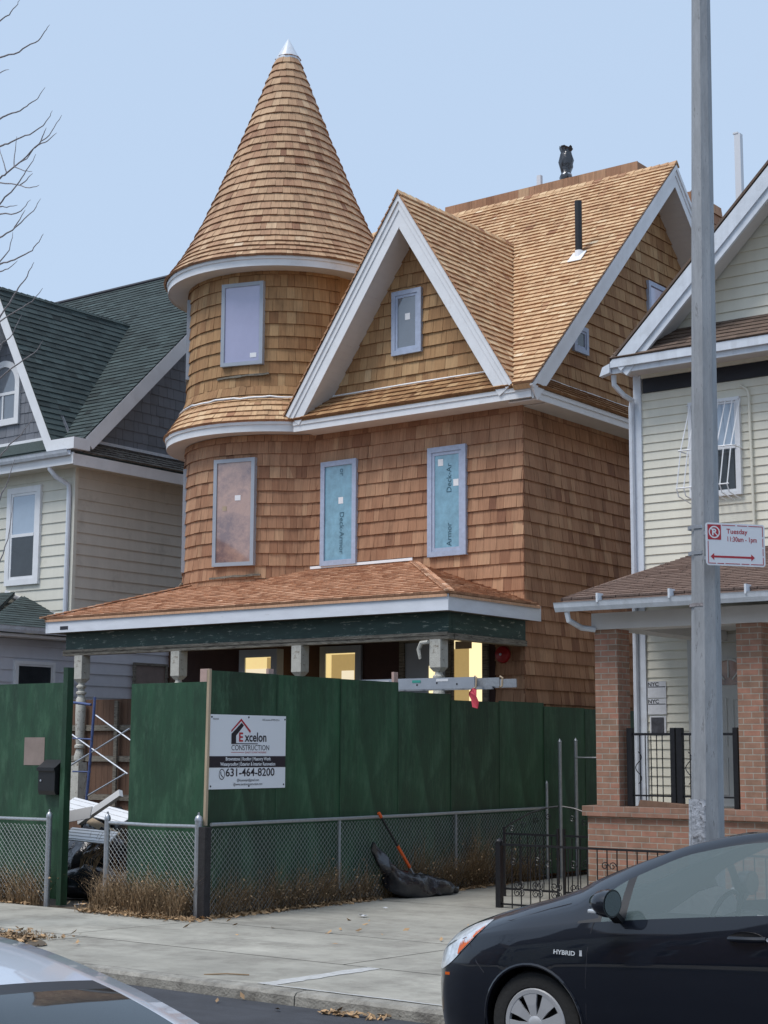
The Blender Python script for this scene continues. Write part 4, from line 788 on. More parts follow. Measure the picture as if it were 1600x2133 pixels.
# porch railing (black panels on the coping)
for (x0, x1) in ((-9.46, -8.82), (-8.80, -8.02)):
    mb = MB(); mb.box(x0, x0+.07, 17.30, 17.37, 1.381, 2.31).box(x1-.06, x1, 17.30, 17.37, 1.381, 2.31); mb.box(x0+.071, x1-.061, 17.32, 17.35, 2.22, 2.25).box(x0+.071, x1-.061, 17.32, 17.35, 1.50, 1.52)
    n = 5 if x0 < -9 else 4
    for i in range(n): x_ = x0+.16+(x1-x0-.28)*i/(n-.2); mb.tube([(x_, 17.335, 1.42), (x_, 17.335, 2.22)], .007, 5)
    mb.tube([(x0+.14+.04*math.sin(i*.5), 17.335, 1.65+i*.02) for i in range(20)], .006, 5); tag(mb.build('porch_railing', M['iron']), 'black iron railing panel standing on the brick porch wall, '+('left one with loose bars' if x0 < -9 else 'one behind the lamp post'), 'railing', 'railing panels on the brick porch')
tag(MB().prism([(-9.30, 17.26, 1.382), (-8.45, 17.28, 1.382), (-8.45, 17.30, 1.41), (-9.28, 17.28, 1.46)], (0, .03, 0)).build('rusty_angle_iron', M['brownboard']), 'rusty brown metal strip lying on the brick porch wall', 'metal strip')
# notices
for i, (z0, z1) in enumerate(((2.77, 3.00), (2.54, 2.76))):
    p_ = patch(KF, -10.74, -10.45, z0, z1, .022, .025, 'notice', M['paper'], None); tag(p_, ('upper' if i == 0 else 'lower')+' white NYC notice taped to the yellow siding by the brick pillar', 'notice', 'notices on the siding')
    text('NYC', .075, KF, -10.735, z1-.065, 'lettering', M['ink'], p_, h=.0265, sx=1.1, weight=.002); patch(KF, -10.73, -10.46, z1-.082, z1-.072, .0262, .027, 'rule', M['ink'], p_)
p_ = patch(KF, -10.71, -10.46, 2.27, 2.52, .022, .025, 'portrait_sheet', M['paper'], None); tag(p_, 'white sheet with dark printed portrait below the two notices', 'poster'); patch(KF, -10.69, -10.49, 2.27, 2.50, .026, .027, 'print', M['photo'], p_)
# ================================================================== HOARDING
r3 = random.Random(21)
HP = plane((XF, 0, 0), (0, 1, 0), (0, 0, 1))
HD = thing('green_hoarding', (XF-.04, 17.5, .15), 'long dark green plywood hoarding running beside the driveway, carrying the white contractor sign', 'hoarding')
tops = [2.93, 2.925, 2.92, 2.80, 2.72, 2.74, 2.69, 2.68, 2.68]
y = YF+.03
for i, zt in enumerate(tops):
    b_ = MB().box(XF-.055, XF-.037-.003*(i % 2), y, y+1.214, .22, zt, r3.random()); b_.build('panel', M['ply'], HD)
    if i < 8: MB().box(XF-.0365, XF-.033, y+1.205, y+1.227, .22, min(zt, tops[i+1])-.01, .2).build('batten', M['ply'], HD)
    y += 1.22
for p_ in ((825, 1400, XF-.12), (565, 1393, XF-.12)):
    q = PX(*p_); MB().box(q.x-.04, q.x+.0, q.y-.045, q.y+.045, 2.2, q.z+.0).build('stud', M['pinklumber'], HD)
MB().bar((XF-.005, YF-.0, 1.18), (XF-.005, YF+.02, 2.94), .036, .036).build('corner_batten', M['lumber'], HD)
H2 = thing('front_hoarding', (-13.4, YF, .15), 'green plywood hoarding panel right of the site gateway, facing the street', 'hoarding')
MB().box(-14.02, XF-.04, YF+.05, YF+.068, .22, 2.80, .6).build('panel', M['ply'], H2); MB().box(-12.92, -12.78, YF+.07, YF+.11, 2.2, 2.95).build('stud', M['pinklumber'], H2)
H3 = thing('gate_hoarding', (-16, YF, .15), 'green plywood hoarding left of the site gateway, with black mailbox and unpainted patch', 'hoarding')
MB().box(-18.8, -15.15, YF+.05, YF+.068, .22, 2.84, .5).build('panel', M['ply'], H3)
MB().box(-15.14, -15.06, YF-.03, YF+.07, .16, 3.02, .2).build('gate_jamb', M['ply'], H3); MB().box(-15.23, -15.145, YF+.08, YF+.12, 2.3, 3.0).build('stud', M['pinklumber'], H3)
G3 = plane((0, YF+.05, 0), (1, 0, 0), (0, 0, 1))
a, b = PY(52, 1536, YF+.05), PY(92, 1594, YF+.05); patch(G3, a.x, b.x, b.z, a.z, .001, .004, 'bare_patch', M['taupe'], H3)
mx_ = PY(107, 1612, YF); mb_ = thing('mailbox', (mx_.x, YF-.02, 1.45), 'small black wall mailbox hung on the green hoarding by the gateway', 'mailbox')
mb = MB(); c0, c1 = mx_.x-.15, mx_.x+.15; pr = [(YF+.049, 1.47), (YF-.055, 1.47), (YF-.075, 1.52), (YF-.075, 1.74), (YF-.085, 1.78), (YF+.049, 1.86)]
mb.prism([(c0, y_, z_) for y_, z_ in pr], (c1-c0, 0, 0)); mb.build('body', M['blacktrim'], mb_, bevel=.006); MB().box(c0-.01, c1+.01, YF-.10, YF-.09, 1.76, 1.80).prism([(c0-.01, YF-.095, 1.795), (c0-.01, YF+.045, 1.895), (c0-.01, YF+.045, 1.875), (c0-.01, YF-.09, 1.778)], (c1-c0+.02, 0, 0)).build('lid', M['blacktrim'], mb_); MB().lathe([(0, -.01), (.014, -.006), (.014, 0)], (c0+.05, YF-.077, 1.64), 10, axis='y').build('lock', M['alu'], mb_)
# contractor sign
S = thing('contractor_sign', (XF, 14.16, 1.58), 'white construction company sign with red roof logo and phone number screwed to the green hoarding', 'sign')
SP = plane((XF-.028, YF+.06, 1.58), (0, 1, 0), (0, 0, 1)); W_, H_ = 1.33, .85
bd = patch(SP, 0, W_, 0, H_, 0, .006, 'board', M['signwhite'], S)
patch(SP, .002, W_-.002, .245, .375, .0062, .008, 'band', M['signblack'], S)
h_ = .0085
text('xcelon', .15, SP, .60, .545, 'lettering', M['signblack'], S, h=h_, sx=.95, weight=.003)
text('E', .145, SP, .49, .545, 'red_letter', M['signred'], S, h=h_, sx=1.05, weight=.004)
text('CONSTRUCTION', .088, SP, .365, .443, 'lettering', M['signblack'], S, h=h_, sx=.97)
text('QUALITY IS WHAT WE PURSUE', .029, SP, .60, .408, 'lettering', M['signred'], S, h=h_, sx=.93); patch(SP, .365, .59, .415, .42, .0062, .0075, 'red_rule', M['signred'], S)
text('Brownstone | Roofing | Masonry Work', .056, SP, .665, .325, 'lettering', M['signwhite'], S, h=.0092, align='CENTER', sx=.88, weight=.0012); text('Waterproofing | Exterior & Interior Renovation', .056, SP, .665, .265, 'lettering', M['signwhite'], S, h=.0092, align='CENTER', sx=.88, weight=.0012)
text('631-464-8200', .128, SP, .275, .145, 'lettering', M['signblack'], S, h=h_, sx=1.19, weight=.002)
mb = MB(); 
for i in range(20):
    a0, a1 = 2*math.pi*i/20, 2*math.pi*(i+1)/20; A = lambda a, r: SP(.215+r*math.cos(a), .168+r*1.25*math.sin(a), h_); mb.face([A(a0, .042), A(a0, .050), A(a1, .050), A(a1, .042)])
mb.tube([SP(.195, .20, h_), SP(.20, .165, h_), SP(.235, .135, h_)], .006, 4); mb.build('phone_symbol', M['signblack'], S)
text('@kayeexajin@gmail.com', .042, SP, .665, .085, 'lettering', M['signblack'], S, h=h_, align='CENTER', sx=.9); text('@www.excelonconstruction.com', .042, SP, .665, .038, 'lettering', M['signblack'], S, h=h_, align='CENTER', sx=.88)
text('Insured', .032, SP, .05, .79, 'lettering', M['signblack'], S, h=h_); text('HIS License 07709-DCA', .032, SP, .90, .79, 'lettering', M['signblack'], S, h=h_, sx=.98)
mb = MB(); mb.prism([SP(.385, .49, h_), SP(.47, .49, h_), SP(.47, .66, h_), SP(.60, .80, h_-.0), SP(.565, .835-.0, h_), SP(.385, .655, h_)][:0] or [SP(.365, .516, h_), SP(.445, .516, h_), SP(.445, .615, h_), SP(.365, .635, h_)], (.001, 0, 0)); mb.prism([SP(.365, .63, h_), SP(.445, .612, h_), SP(.575, .728, h_), SP(.537, .760, h_)], (.0012, 0, 0)); mb.prism([SP(.365, .514, h_), SP(.825, .514, h_), SP(.825, .523, h_), SP(.365, .523, h_)], (.0014, 0, 0)); mb.build('logo_roof', M['signblack'], S)
mb = MB(); mb.prism([SP(.362, .65, h_), SP(.362, .672, h_), SP(.53, .808, h_), SP(.53, .782, h_)], (.0015, 0, 0)); mb.prism([SP(.53, .782, h_), SP(.53, .808, h_), SP(.70, .665, h_), SP(.685, .645, h_)], (.0015, 0, 0)); mb.build('logo_roof_line', M['signred'], S)
for u, v in ((.03, .82), (.66, .82), (1.30, .82), (.03, .03), (.68, .03), (1.30, .04)): MB().lathe([(0, 0), (.011, 0), (.011, -.004)], (0, 0, 0), 8).build
mb = MB()
for u, v in ((.03, .82), (.66, .825), (1.31, .81), (.03, .035), (.68, .03), (1.30, .04)): mb.prism([SP(u+.011*math.cos(a), v+.011*math.sin(a), .0064) for a in [i*math.pi/4 for i in range(8)]], (.004, 0, 0))
mb.build('screw', M['signblack'], S)
# ================================================================== CHAIN LINK FENCES
def chainlink(label, A, B, h, posts, z0=.17, p=.035, r=.0030, mids=()):
    A, B = Vector((*A, 0)), Vector((*B, 0)); d = (B-A); L = d.length; d.normalize()
    root = thing('chain_link_fence', (*((A+B)/2).xy, z0), label, 'fence', 'chain link fence sections along the site')
    n = int(L/p); m = int((h-.06)/p); mb = MB(); nn = Vector((-d.y, d.x, 0))
    for k in range(n):
        pts = []
        for i in range(m+1):
            e = (i+k) & 1; wob = .006*math.sin(k*.21+i*.13)
            pts.append(A+d*((k+e)*L/n)+nn*((.0025 if e else -.0025)+wob)+Vector((0, 0, z0+.03+i*p)))
        n0 = len(mb.v)
        for q in pts:
            mb.v += [tuple(q+d*r), tuple(q-d*r*.5+nn*r*.87), tuple(q-d*r*.5-nn*r*.87)]
        for i in range(m):
            for s_ in range(3): a = n0+i*3+s_; b = n0+i*3+(s_+1) % 3; mb.f.append((a, b, b+3, a+3)); mb.t.append(.5); mb.uv.append(None)
    mb.build('mesh', M['meshwire'], root)
    MB().tube([A+Vector((0, 0, z0+h)), (A+B)/2+Vector((0, 0, z0+h-.008)), B+Vector((0, 0, z0+h))], .021, 10).build('top_rail', M['galv'], root, smooth=True)
    for q, rad, ht in posts:
        o = MB().lathe([(rad, z0-.1), (rad, z0+ht), (rad*1.12, z0+ht), (rad*1.12, z0+ht+.02), (rad*.9, z0+ht+.05), (.012, z0+ht+.07), (.012, z0+ht+.095), (0, z0+ht+.10)], (q[0], q[1], 0), 14).build('post', M['galv'], root, smooth=True)
    for t in mids:
        q = A+d*t+nn*.03; MB().tube([q+Vector((0, 0, z0-.1)), q+Vector((0, 0, z0+h-.0))], .02, 8).build('line_post', M['galv'], root, smooth=True)
    return root
chainlink('chain link fence section at left edge, in front of the hoarding with the mailbox', (-18.8, YF-.06), (-15.28, YF-.06), 1.0, (((-15.25, YF-.08), .036, 1.03),))
chainlink('short chain link fence section between the site gateway and the corner post', (-14.22, YF-.06), (-12.80, YF-.06), 1.0, (((-14.25, YF-.06), .034, 1.03), ((-12.76, YF-.07), .042, 1.06)))
chainlink('long chain link fence section beside the concrete driveway, trash bag leaning on it', (XF+.04, YF+.05), (XF+.04, 20.75), 1.02, (), mids=(2.35, 4.9))
tag(MB().box(-12.70, -12.60, YF-.13, YF-.03, .1, 1.17).build('fence_stub', M['stub']), 'black weathered timber post beside the corner of the chain link fence', 'post')
for i, (px_, py_, yb_, lb) in enumerate(((1139, 1632, 20.75, 'thin galvanised post at the far end of the chain link fence'), (1166, 1545, 21.1, 'taller galvanised pole, left of the pair by the brick pillar'), (1199, 1543, 21.9, 'taller galvanised pole, right of the pair by the brick pillar'))):
    q = PX(px_, py_, -12.62); tag(MB().lathe([(.028 if i else .02, .1), (.028 if i else .02, q.z), (.032 if i else .022, q.z), (0, q.z+.05)], (q.x, q.y, 0), 12).build('galvanised_post', M['galv'], smooth=True), lb, 'post', 'galvanised posts at the end of the driveway')
q = PX(1199, 1578, -12.60); tag(MB().tube([q, q+Vector((2.2, .0, -.0))], .014, 6).build('rail_pipe', M['galv']), 'thin horizontal pipe running from the tall pole to the brick pillar', 'pipe')
# ================================================================== IRON FENCE AND GATE
def scroll(mb, c, r, ph, sg, d, turns=1.3, th=.006):
    pts = []
    for i in range(16):
        t = i/15; a = ph+sg*t*turns*2*math.pi; rr_ = r*(1-.75*t); pts.append(c+d*(rr_*math.cos(a))+Vector((0, 0, rr_*math.sin(a))))
    mb.tube(pts, th, 5)
IF = thing('iron_fence', (-9.5, 16.59, .15), 'low black wrought iron fence with scrolls, in front of the brick porch', 'fence')
yb = 16.59; dx = Vector((1, 0, 0))
MB().box(-10.865, -10.795, yb-.035, yb+.035, .12, .93).lathe([(.04, .931), (.045, .95), (.03, .97), (0, .99)], (-10.83, yb, 0), 10).build('post', M['iron'], IF)
MB().box(-10.79, -7.2, yb-.02, yb+.02, .90, .925).build('top_rail', M['iron'], IF); MB().box(-10.79, -7.2, yb-.012, yb+.012, .20, .22).build('bottom_rail', M['iron'], IF)
mb = MB(); x_ = -10.65
while x_ < -7.2: mb.tube([(x_, yb, .15), (x_, yb, .9)], .008, 5); x_ += .13
mb.build('pickets', M['iron'], IF)
x_ = -10.55; k = 0
while x_ < -9.6:
    mb = MB(); c = Vector((x_, yb, .40)); scroll(mb, c+Vector((.03, 0, .05)), .045, -1.5, 1, dx); scroll(mb, c+Vector((.03, 0, -.05)), .045, 1.5, -1, dx); scroll(mb, c+Vector((-.03, 0, .05)), .045, -1.6, -1, dx); scroll(mb, c+Vector((-.03, 0, -.05)), .045, 1.6, 1, dx); mb.build('scrollwork', M['iron'], IF); x_ += .26
for x_ in (-9.38, -9.28): mb = MB(); scroll(mb, Vector((x_, yb, .72)), .05, 0, 1, dx); mb.build('scrollwork', M['iron'], IF)
# double gate standing behind, arched scroll tops
for i, (xc, yc_) in enumerate(((-11.2, 17.9), (-10.3, 17.9))):
    g_ = thing('iron_gate', (xc, yc_, .15), 'black wrought iron gate leaf with arched scroll top, '+('left leaf' if i == 0 else 'right leaf')+' behind the low fence', 'gate', 'iron gate leaves across the driveway')
    w2 = .42; sg = 1 if i == 0 else -1; mb = MB(); mb.box(xc-w2, xc-w2+.03, yc_-.015, yc_+.015, .15, 1.05).box(xc+w2-.03, xc+w2, yc_-.015, yc_+.015, .15, 1.05).box(xc-w2+.031, xc+w2-.031, yc_-.012, yc_+.012, .95, .975).box(xc-w2+.031, xc+w2-.031, yc_-.012, yc_+.012, .25, .275)
    mb.tube([(xc-w2*sg, yc_, 1.02), (xc-w2*sg*.6, yc_, 1.12), (xc, yc_, 1.24), (xc+w2*sg*.6, yc_, 1.31), (xc+w2*sg, yc_, 1.33)], .012, 6); mb.build('gate_frame', M['iron'], g_)
    mb = MB()
    for k in range(6): x_ = xc-w2+.13+k*.12; mb.tube([(x_, yc_, .27), (x_, yc_, .96)], .007, 5)
    for k in range(4): scroll(mb, Vector((xc-w2+.15+k*.18, yc_, .62)), .06, k, 1 if k & 1 else -1, dx); scroll(mb, Vector((xc-w2+.14+k*.18, yc_, 1.04+.05*(k if sg > 0 else 3-k))), .045, k*2, 1 if k & 1 else -1, dx)
    mb.build('scrollwork', M['iron'], g_)
# ================================================================== LAMP POST AND PARKING SIGN
LP_ = thing('lamp_post', (-4.95, 10.15, .2), 'tall grey painted octagonal steel lamp post with parking sign strapped to it', 'lamp post')
def octo(z0, z1, r0, r1, name, m, x0, x1):
    mb = MB(); n = 12; mb.lathe([(r0+(r1-r0)*i/n, z0+(z1-z0)*i/n) for i in range(n+1)], (0, 0, 0), 8, a0=R_(20), a1=R_(380)); 
    mb.v = [(v_[0]+x0+(x1-x0)*(v_[2]-z0)/(z1-z0), v_[1]+10.15, v_[2]) for v_ in mb.v]; return mb.build(name, m, LP_)
xb, xt = -4.955, -4.80
octo(.19, .55, .135, .125, 'base', M['pole'], xb, xb); octo(.55, 9.5, .118, .052, 'shaft', M['pole'], xb, xt-.0)
q = octo(.9, 1.72, .1205, .1165, 'tape_wrap', M['poletape'], xb, xb+.008)
for z_ in (3.40, 3.58, 3.04, 2.37): octo(z_-.012, z_+.012, .102, .102, 'band', M['galv' if z_ > 3.2 else 'bark'], xb+.03, xb+.03)
tag(MB().tube([(-4.855, 10.15, 9.45), (-4.8, 9.9, 9.8), (-4.7, 9.0, 10.0), (-4.6, 8.0, 10.05)], .035, 8).build('mast_arm', M['pole'], LP_, smooth=True)); MB().box(-4.75, -4.45, 7.3, 8.0, 9.95, 10.1).build('lamp_head', M['pole'], LP_, bevel=.04)
PSn = thing('parking_sign', (-4.66, 10.0, 3.3), 'white and red no parking Tuesday sign clamped to the lamp post', 'sign')
uS = Vector((.600, .80, 0)).normalized(); cS = PY(1532, 1135, 10.02); SP2 = plane(cS, uS, (0, 0, 1)); w2, h2 = .222, .145
mb = MB(); pts = []
for cx_, cy_, a0 in ((w2-.02, h2-.02, 0), (-w2+.02, h2-.02, 90), (-w2+.02, -h2+.02, 180), (w2-.02, -h2+.02, 270)):
    for i in range(5): a = R_(a0+i*22.5); pts.append(SP2(cx_+.02*math.cos(a), cy_+.02*math.sin(a), 0))
mb.prism(pts, SP2(0, 0, .003)-SP2(0, 0, 0)); mb.build('plate', M['signwhite'], PSn)
mb = MB(); hb = .0035
def seg(a, b, c, d): mb.prism([SP2(a, c, hb), SP2(b, c, hb), SP2(b, d, hb), SP2(a, d, hb)], SP2(0, 0, .0006)-SP2(0, 0, 0))
for a, b in ((-.10, .0), (.005+.01, .09), (.10, .208)): seg(a, b, .128, .133)
for a, b in ((-.208, -.15), (-.14, -.09), (-.08, .03), (.04, .10), (.11, .208)): seg(a, b, -.133, -.128)
for a, b in ((.06, .127), (-.01, .05), (-.07, -.02), (-.127, -.08)): seg(.203, .208, a, b)
seg(-.208, -.203, -.127, .02); seg(-.208, -.108, .03, .133); seg(-.19+.02, .12, -.092, -.078)
mb.prism([SP2(-.19, -.085, hb), SP2(-.163, -.108, hb), SP2(-.163, -.062, hb)], SP2(0, 0, .0008)-SP2(0, 0, 0)); mb.prism([SP2(.142, -.085, hb), SP2(.115, -.062, hb), SP2(.115, -.108, hb)], SP2(0, 0, .0008)-SP2(0, 0, 0)); mb.build('red_print', M['signred'], PSn)
mb = MB(); hb = .0045
for i in range(28):
    a0, a1 = 2*math.pi*i/28, 2*math.pi*(i+1)/28; A = lambda a, r: SP2(-.158+r*math.cos(a), .081+r*math.sin(a), hb); mb.face([A(a0, .033), A(a0, .042), A(a1, .042), A(a1, .033)])
mb.obox(SP2(-.158, .081, hb), (SP2(.7, .7, 0)-SP2(0, 0, 0))*1 and (SP2(1, -1, 0)-SP2(0, 0, 0)).normalized(), (SP2(1, 1, 0)-SP2(0, 0, 0)).normalized(), SP2(0, 0, 1)-SP2(0, 0, 0), .036, .0035, .0004); mb.build('ban_circle', M['signwhite'], PSn)
text('P', .062, SP2, -.177, .060, 'lettering', M['signwhite'], PSn, h=.0048, weight=.002)
text('Tuesday', .047, SP2, -.067, .075, 'lettering', M['signred'], PSn, h=.004, weight=.0008); text('11:30am - 1pm', .047, SP2, -.067, .022, 'lettering', M['signred'], PSn, h=.004, sx=.80, weight=.0008)
for dz in (.085, -.085): MB().box(cS.x-.20, cS.x-.13, 9.93, 10.06, cS.z+dz-.012, cS.z+dz+.012).lathe([(0, .01), (.01, .008), (.01, 0)], (cS.x-.125, 9.86, cS.z+dz), 8, axis='y').build('bracket', M['galv'], PSn)
tag(MB().box(-11.9, -11.78, 27.0, 27.12, 8, PX(1535, 278, -11.84).z).build('x_pipe', M['pvc'])) if False else None
q = PY(1535, 278, 27); pp = MB().box(q.x-.06, q.x+.06, 27, 27.12, 7, q.z).box(q.x-.08, q.x+.02, 26.99, 27.13, q.z, q.z+.03).build('tall_white_flue', M['pvc']); tag(pp, 'tall square white pipe rising behind the gable of the brick porch house', 'flue pipe')
# ================================================================== SITE OBJECTS
from mathutils import noise
r4 = random.Random(33)
ld = thing('extension_ladder', (-13.2, 18.0, 2.86), 'aluminium extension ladder lying across the top of the hoarding beside the porch', 'ladder')
for yy in (17.78, 18.2):
    m = MB(); m.box(-15.3, -11.98, yy-.012, yy+.012, 2.85, 3.0).box(-15.3, -11.98, yy+.013, yy+.035, 2.85, 2.862).box(-15.3, -11.98, yy+.013, yy+.035, 2.988, 3.0); m.build('side_rail', M['alu'], ld)
    m = MB().box(-14.2, -11.62, yy+.04, yy+.055, 2.87, 2.985); m.build('fly_rail', M['galv'], ld)
for i in range(10): x_ = -15.1+i*.33; MB().tube([(x_, 17.79, 2.92), (x_, 18.2, 2.92)], .016, 8).build('rung', M['alu'], ld)
q = plane((0, 17.766, 0), (1, 0, 0), (0, 0, 1)); patch(q, -13.0, -12.86, 2.94, 2.975, .001, .003, 'label', M['teal'], ld); patch(q, -12.6, -12.4, 2.95, 2.985, .001, .003, 'label', M['paper'], ld); patch(q, -13.6, -13.4, 2.93, 2.98, .001, .003, 'label', M['paper'], ld)
MB().tube([(-11.97, 17.76, 3.01), (-11.94, 17.76, 2.99), (-11.95, 17.76, 2.86), (-11.98, 17.76, 2.85)], .012, 6).tube([(-11.62, 17.84, 3.0), (-11.58, 17.84, 2.98), (-11.59, 17.84, 2.87), (-11.63, 17.84, 2.86)], .014, 6).build('rope', M['lumber'], ld)
for i in range(9): ld_h = MB().lathe([(0, 0), (.014, 0)], (-14.9+i*.33, 17.765, 2.91+.02*(i % 2)), 10, axis='y').build('bolt_hole', M['pane_black'], ld)
m = MB(); pts = [(-12.0, 2.85), (-11.95, 2.84), (-11.93, 2.74), (-11.90, 2.66), (-11.93, 2.58), (-11.99, 2.60), (-12.02, 2.70), (-12.07, 2.76), (-12.04, 2.80)]
m.prism([(a, 17.75+.02*math.sin(i*2.1), b) for i, (a, b) in enumerate(pts)], (0, .012, 0)); tag(m.build('warning_rag', M['rag']), 'red cloth rag tied to the end of the ladder above the hoarding', 'rag')
def blob(path, rad, seg=18, amp=.05, fr=4, sq=.8, seed=0, sub=4):
    P_ = []; R2_ = []
    for i in range(len(path)-1):
        for k in range(sub): t = k/sub; P_.append(Vector(path[i]).lerp(Vector(path[i+1]), t)); R2_.append(rad[i]+(rad[i+1]-rad[i])*t)
    P_.append(Vector(path[-1])); R2_.append(rad[-1]); m = MB(); m.tube(P_, R2_, seg); so_ = Vector((seed*3.1, 0, 0))
    nv = []
    for v_ in m.v:
        v_ = Vector(v_); n = noise.noise_vector(v_*fr+so_)*amp+noise.noise_vector(v_*fr*3+so_)*amp*.45; nv.append(tuple(v_+n))
    m.v = [(a, b, max(c, .165)) for a, b, c in nv]; return m
bg_ = blob([(-12.60, 16.36, .87), (-12.57, 16.50, .64), (-12.52, 16.72, .42), (-12.42, 17.03, .26), (-12.36, 17.4, .25), (-12.34, 17.85, .19)], [.03, .08, .13, .17, .14, .06], amp=.09, fr=4, seg=22, sub=5)
tag(bg_.build('trash_bag', M['blackplastic'], smooth=50), 'open black plastic trash bag slumped against the long chain link fence', 'trash bag')
sh = thing('shovel', (-12.5, 16.9, .3), 'long handled tool with orange and black handle standing in the trash bag', 'shovel')
a, b = Vector((-12.60, 16.50, 1.24)), Vector((-12.48, 17.12, .42)); L_ = lambda t: a.lerp(b, t)
MB().tube([L_(0), L_(.07)], .022, 8).build('grip', M['orange'], sh, smooth=True); MB().tube([L_(.071), L_(.52)], .016, 8).build('shaft', M['blacktrim'], sh, smooth=True); MB().tube([L_(.521), L_(.86)], .021, 8).build('sleeve', M['orange'], sh, smooth=True); MB().tube([L_(.861), L_(1.05)], .013, 8).build('ferrule', M['alu'], sh, smooth=True)
# scaffold behind the gateway
sc = thing('scaffold_frame', (-17.5, 16.6, .15), 'blue scaffold frame with silver cross braces standing behind the site gateway', 'scaffold')
ys_ = 16.5; T = lambda x_, y_: PY(x_, y_, ys_)
MB().tube([T(198, 1452), T(190, 1560), T(178, 1690), T(176, 1730)], .021, 8).tube([T(150, 1463), T(190, 1468)], .02, 8).tube([T(152, 1538), T(192, 1540)], .014, 6).tube([T(152, 1607), T(188, 1608)], .014, 6).build('frame', M['blue'], sc, smooth=True)
for p_, q_ in (((200, 1490), (272, 1542)), ((150, 1530), (266, 1612)), ((148, 1594), (270, 1518)), ((182, 1658), (264, 1610))): MB().tube([T(*p_), T(*q_)], .013, 6).build('brace', M['alu'], sc, smooth=True)
pt = thing('timber_partition', (-21, 19.6, .15), 'brown boarded partition with pale timber rails behind the scaffold frame', 'partition')
A_, B_ = PY(120, 1484, 19.6), PY(290, 1484, 19.6); m = MB(); x_ = A_.x
while x_ < B_.x: m.box(x_, x_+.145, 19.6, 19.63, 1.0, 2.88, r4.random()); x_ += .15
m.build('boards', M['brownboard'], pt)
for y_ in (1516, 1580, 1660): z_ = PY(200, y_, 19.55).z; MB().box(A_.x, B_.x, 19.55, 19.59, z_-.05, z_+.05).build('rail', M['oldwood'], pt)
for x_ in (168, 238): q = PY(x_, 1600, 19.5); MB().box(q.x-.04, q.x+.04, 19.50, 19.54, 1.0, 2.85).build('stud', M['oldwood'], pt)
MB().box(A_.x-.6, B_.x, 18.9, 19.5, .14, .98).build('brick_base', M['brick'], pt)
# rubbish heap behind the gateway
yy = 14.7; T = lambda x_, y_, d=0: PY(x_, y_, yy+d)
def plank(a, b, wd, th, m_, lb, cat, grp=None, up=(0, -.5, 1), nm='siding_panel', grooves=0):
    mb = MB(); mb.bar(a, b, wd, th, up=up)
    if grooves:
        A1, B1 = Vector(a), Vector(b); d = (B1-A1).normalized(); s_ = d.cross(Vector(up)).normalized(); u2 = s_.cross(d)
        for k in range(grooves): o_ = s_*((k+.5)/grooves-.5)*wd; mb.bar(A1+o_+u2*th*.6, B1+o_+u2*th*.6, .012, .012, up=up)
    return tag(mb.build(nm, M[m_]), lb, cat, grp)
plank(T(140, 1672, .6), T(268, 1706, .6), .30, .012, 'white', 'long white siding sheet on top of the rubbish heap, furthest back', 'siding panel', 'siding pieces on the rubbish heap', grooves=3)
plank(T(165, 1712), T(252, 1652), .09, .06, 'white', 'white metal channel sticking up out of the rubbish heap', 'metal channel', None, nm='metal_channel', up=(0, -1, .3))
plank(T(138, 1702, -.2), T(190, 1692, -.2), .16, .012, 'soffit', 'short pale board lying under the metal channel', 'siding panel', 'siding pieces on the rubbish heap', up=(0, -1, .4))
plank(T(140, 1736, -.5), T(236, 1746, -.5), .22, .015, 'white', 'white ribbed siding sheets lying above the black bags, nearest the gateway', 'siding panel', 'siding pieces on the rubbish heap', grooves=4, up=(0, -.8, 1))
plank(T(185, 1708, .1), T(246, 1742, .1), .10, .012, 'lumber', 'narrow tan strip slanting down across the rubbish heap', 'board', None, nm='wood_strip', up=(0, -1, .6))
for i, (pa, ra, lb) in enumerate((([T(150, 1800, .3), T(240, 1790, .5)], .42, 'big black bag of rubbish under the white siding sheets'), ([T(150, 1852, -.5), T(235, 1840, -.3)], .24, 'flattened black bag lying lowest in the site gateway'), ([T(205, 1785, -.2), T(250, 1775, 0)], .26, 'knotted black bag at the right side of the site gateway heap'), ([T(200, 1735, .9), T(250, 1730, .9)], .28, 'black plastic sheet bunched behind the siding sheets'))):
    a, b = pa; mid = (a+b)/2; m = blob([a-Vector((.15, 0, 0)), a, mid+Vector((0, 0, .05)), b, b+Vector((.1, 0, 0))], [ra*.3, ra*.85, ra, ra*.8, ra*.3], amp=.13, fr=3.2, seg=20, seed=i, sub=4); tag(m.build('rubbish_bag', M['blackplastic'], smooth=50), lb, 'trash bag', 'black bags in the site gateway')
m = MB()
for i in range(26):
    a = T(175+r4.uniform(-15, 15), 1830, -.5); m.tube([a, a+Vector((r4.uniform(0, .2), 0, .25)), a+Vector((r4.uniform(.1, .5), r4.uniform(-.1, .1), r4.uniform(.4, .62)))], [.006, .004, .002], 4)
tag(m.build('dead_stems', M['straw']), 'bunch of dry brown plant stems in the site gateway', 'dead plant')
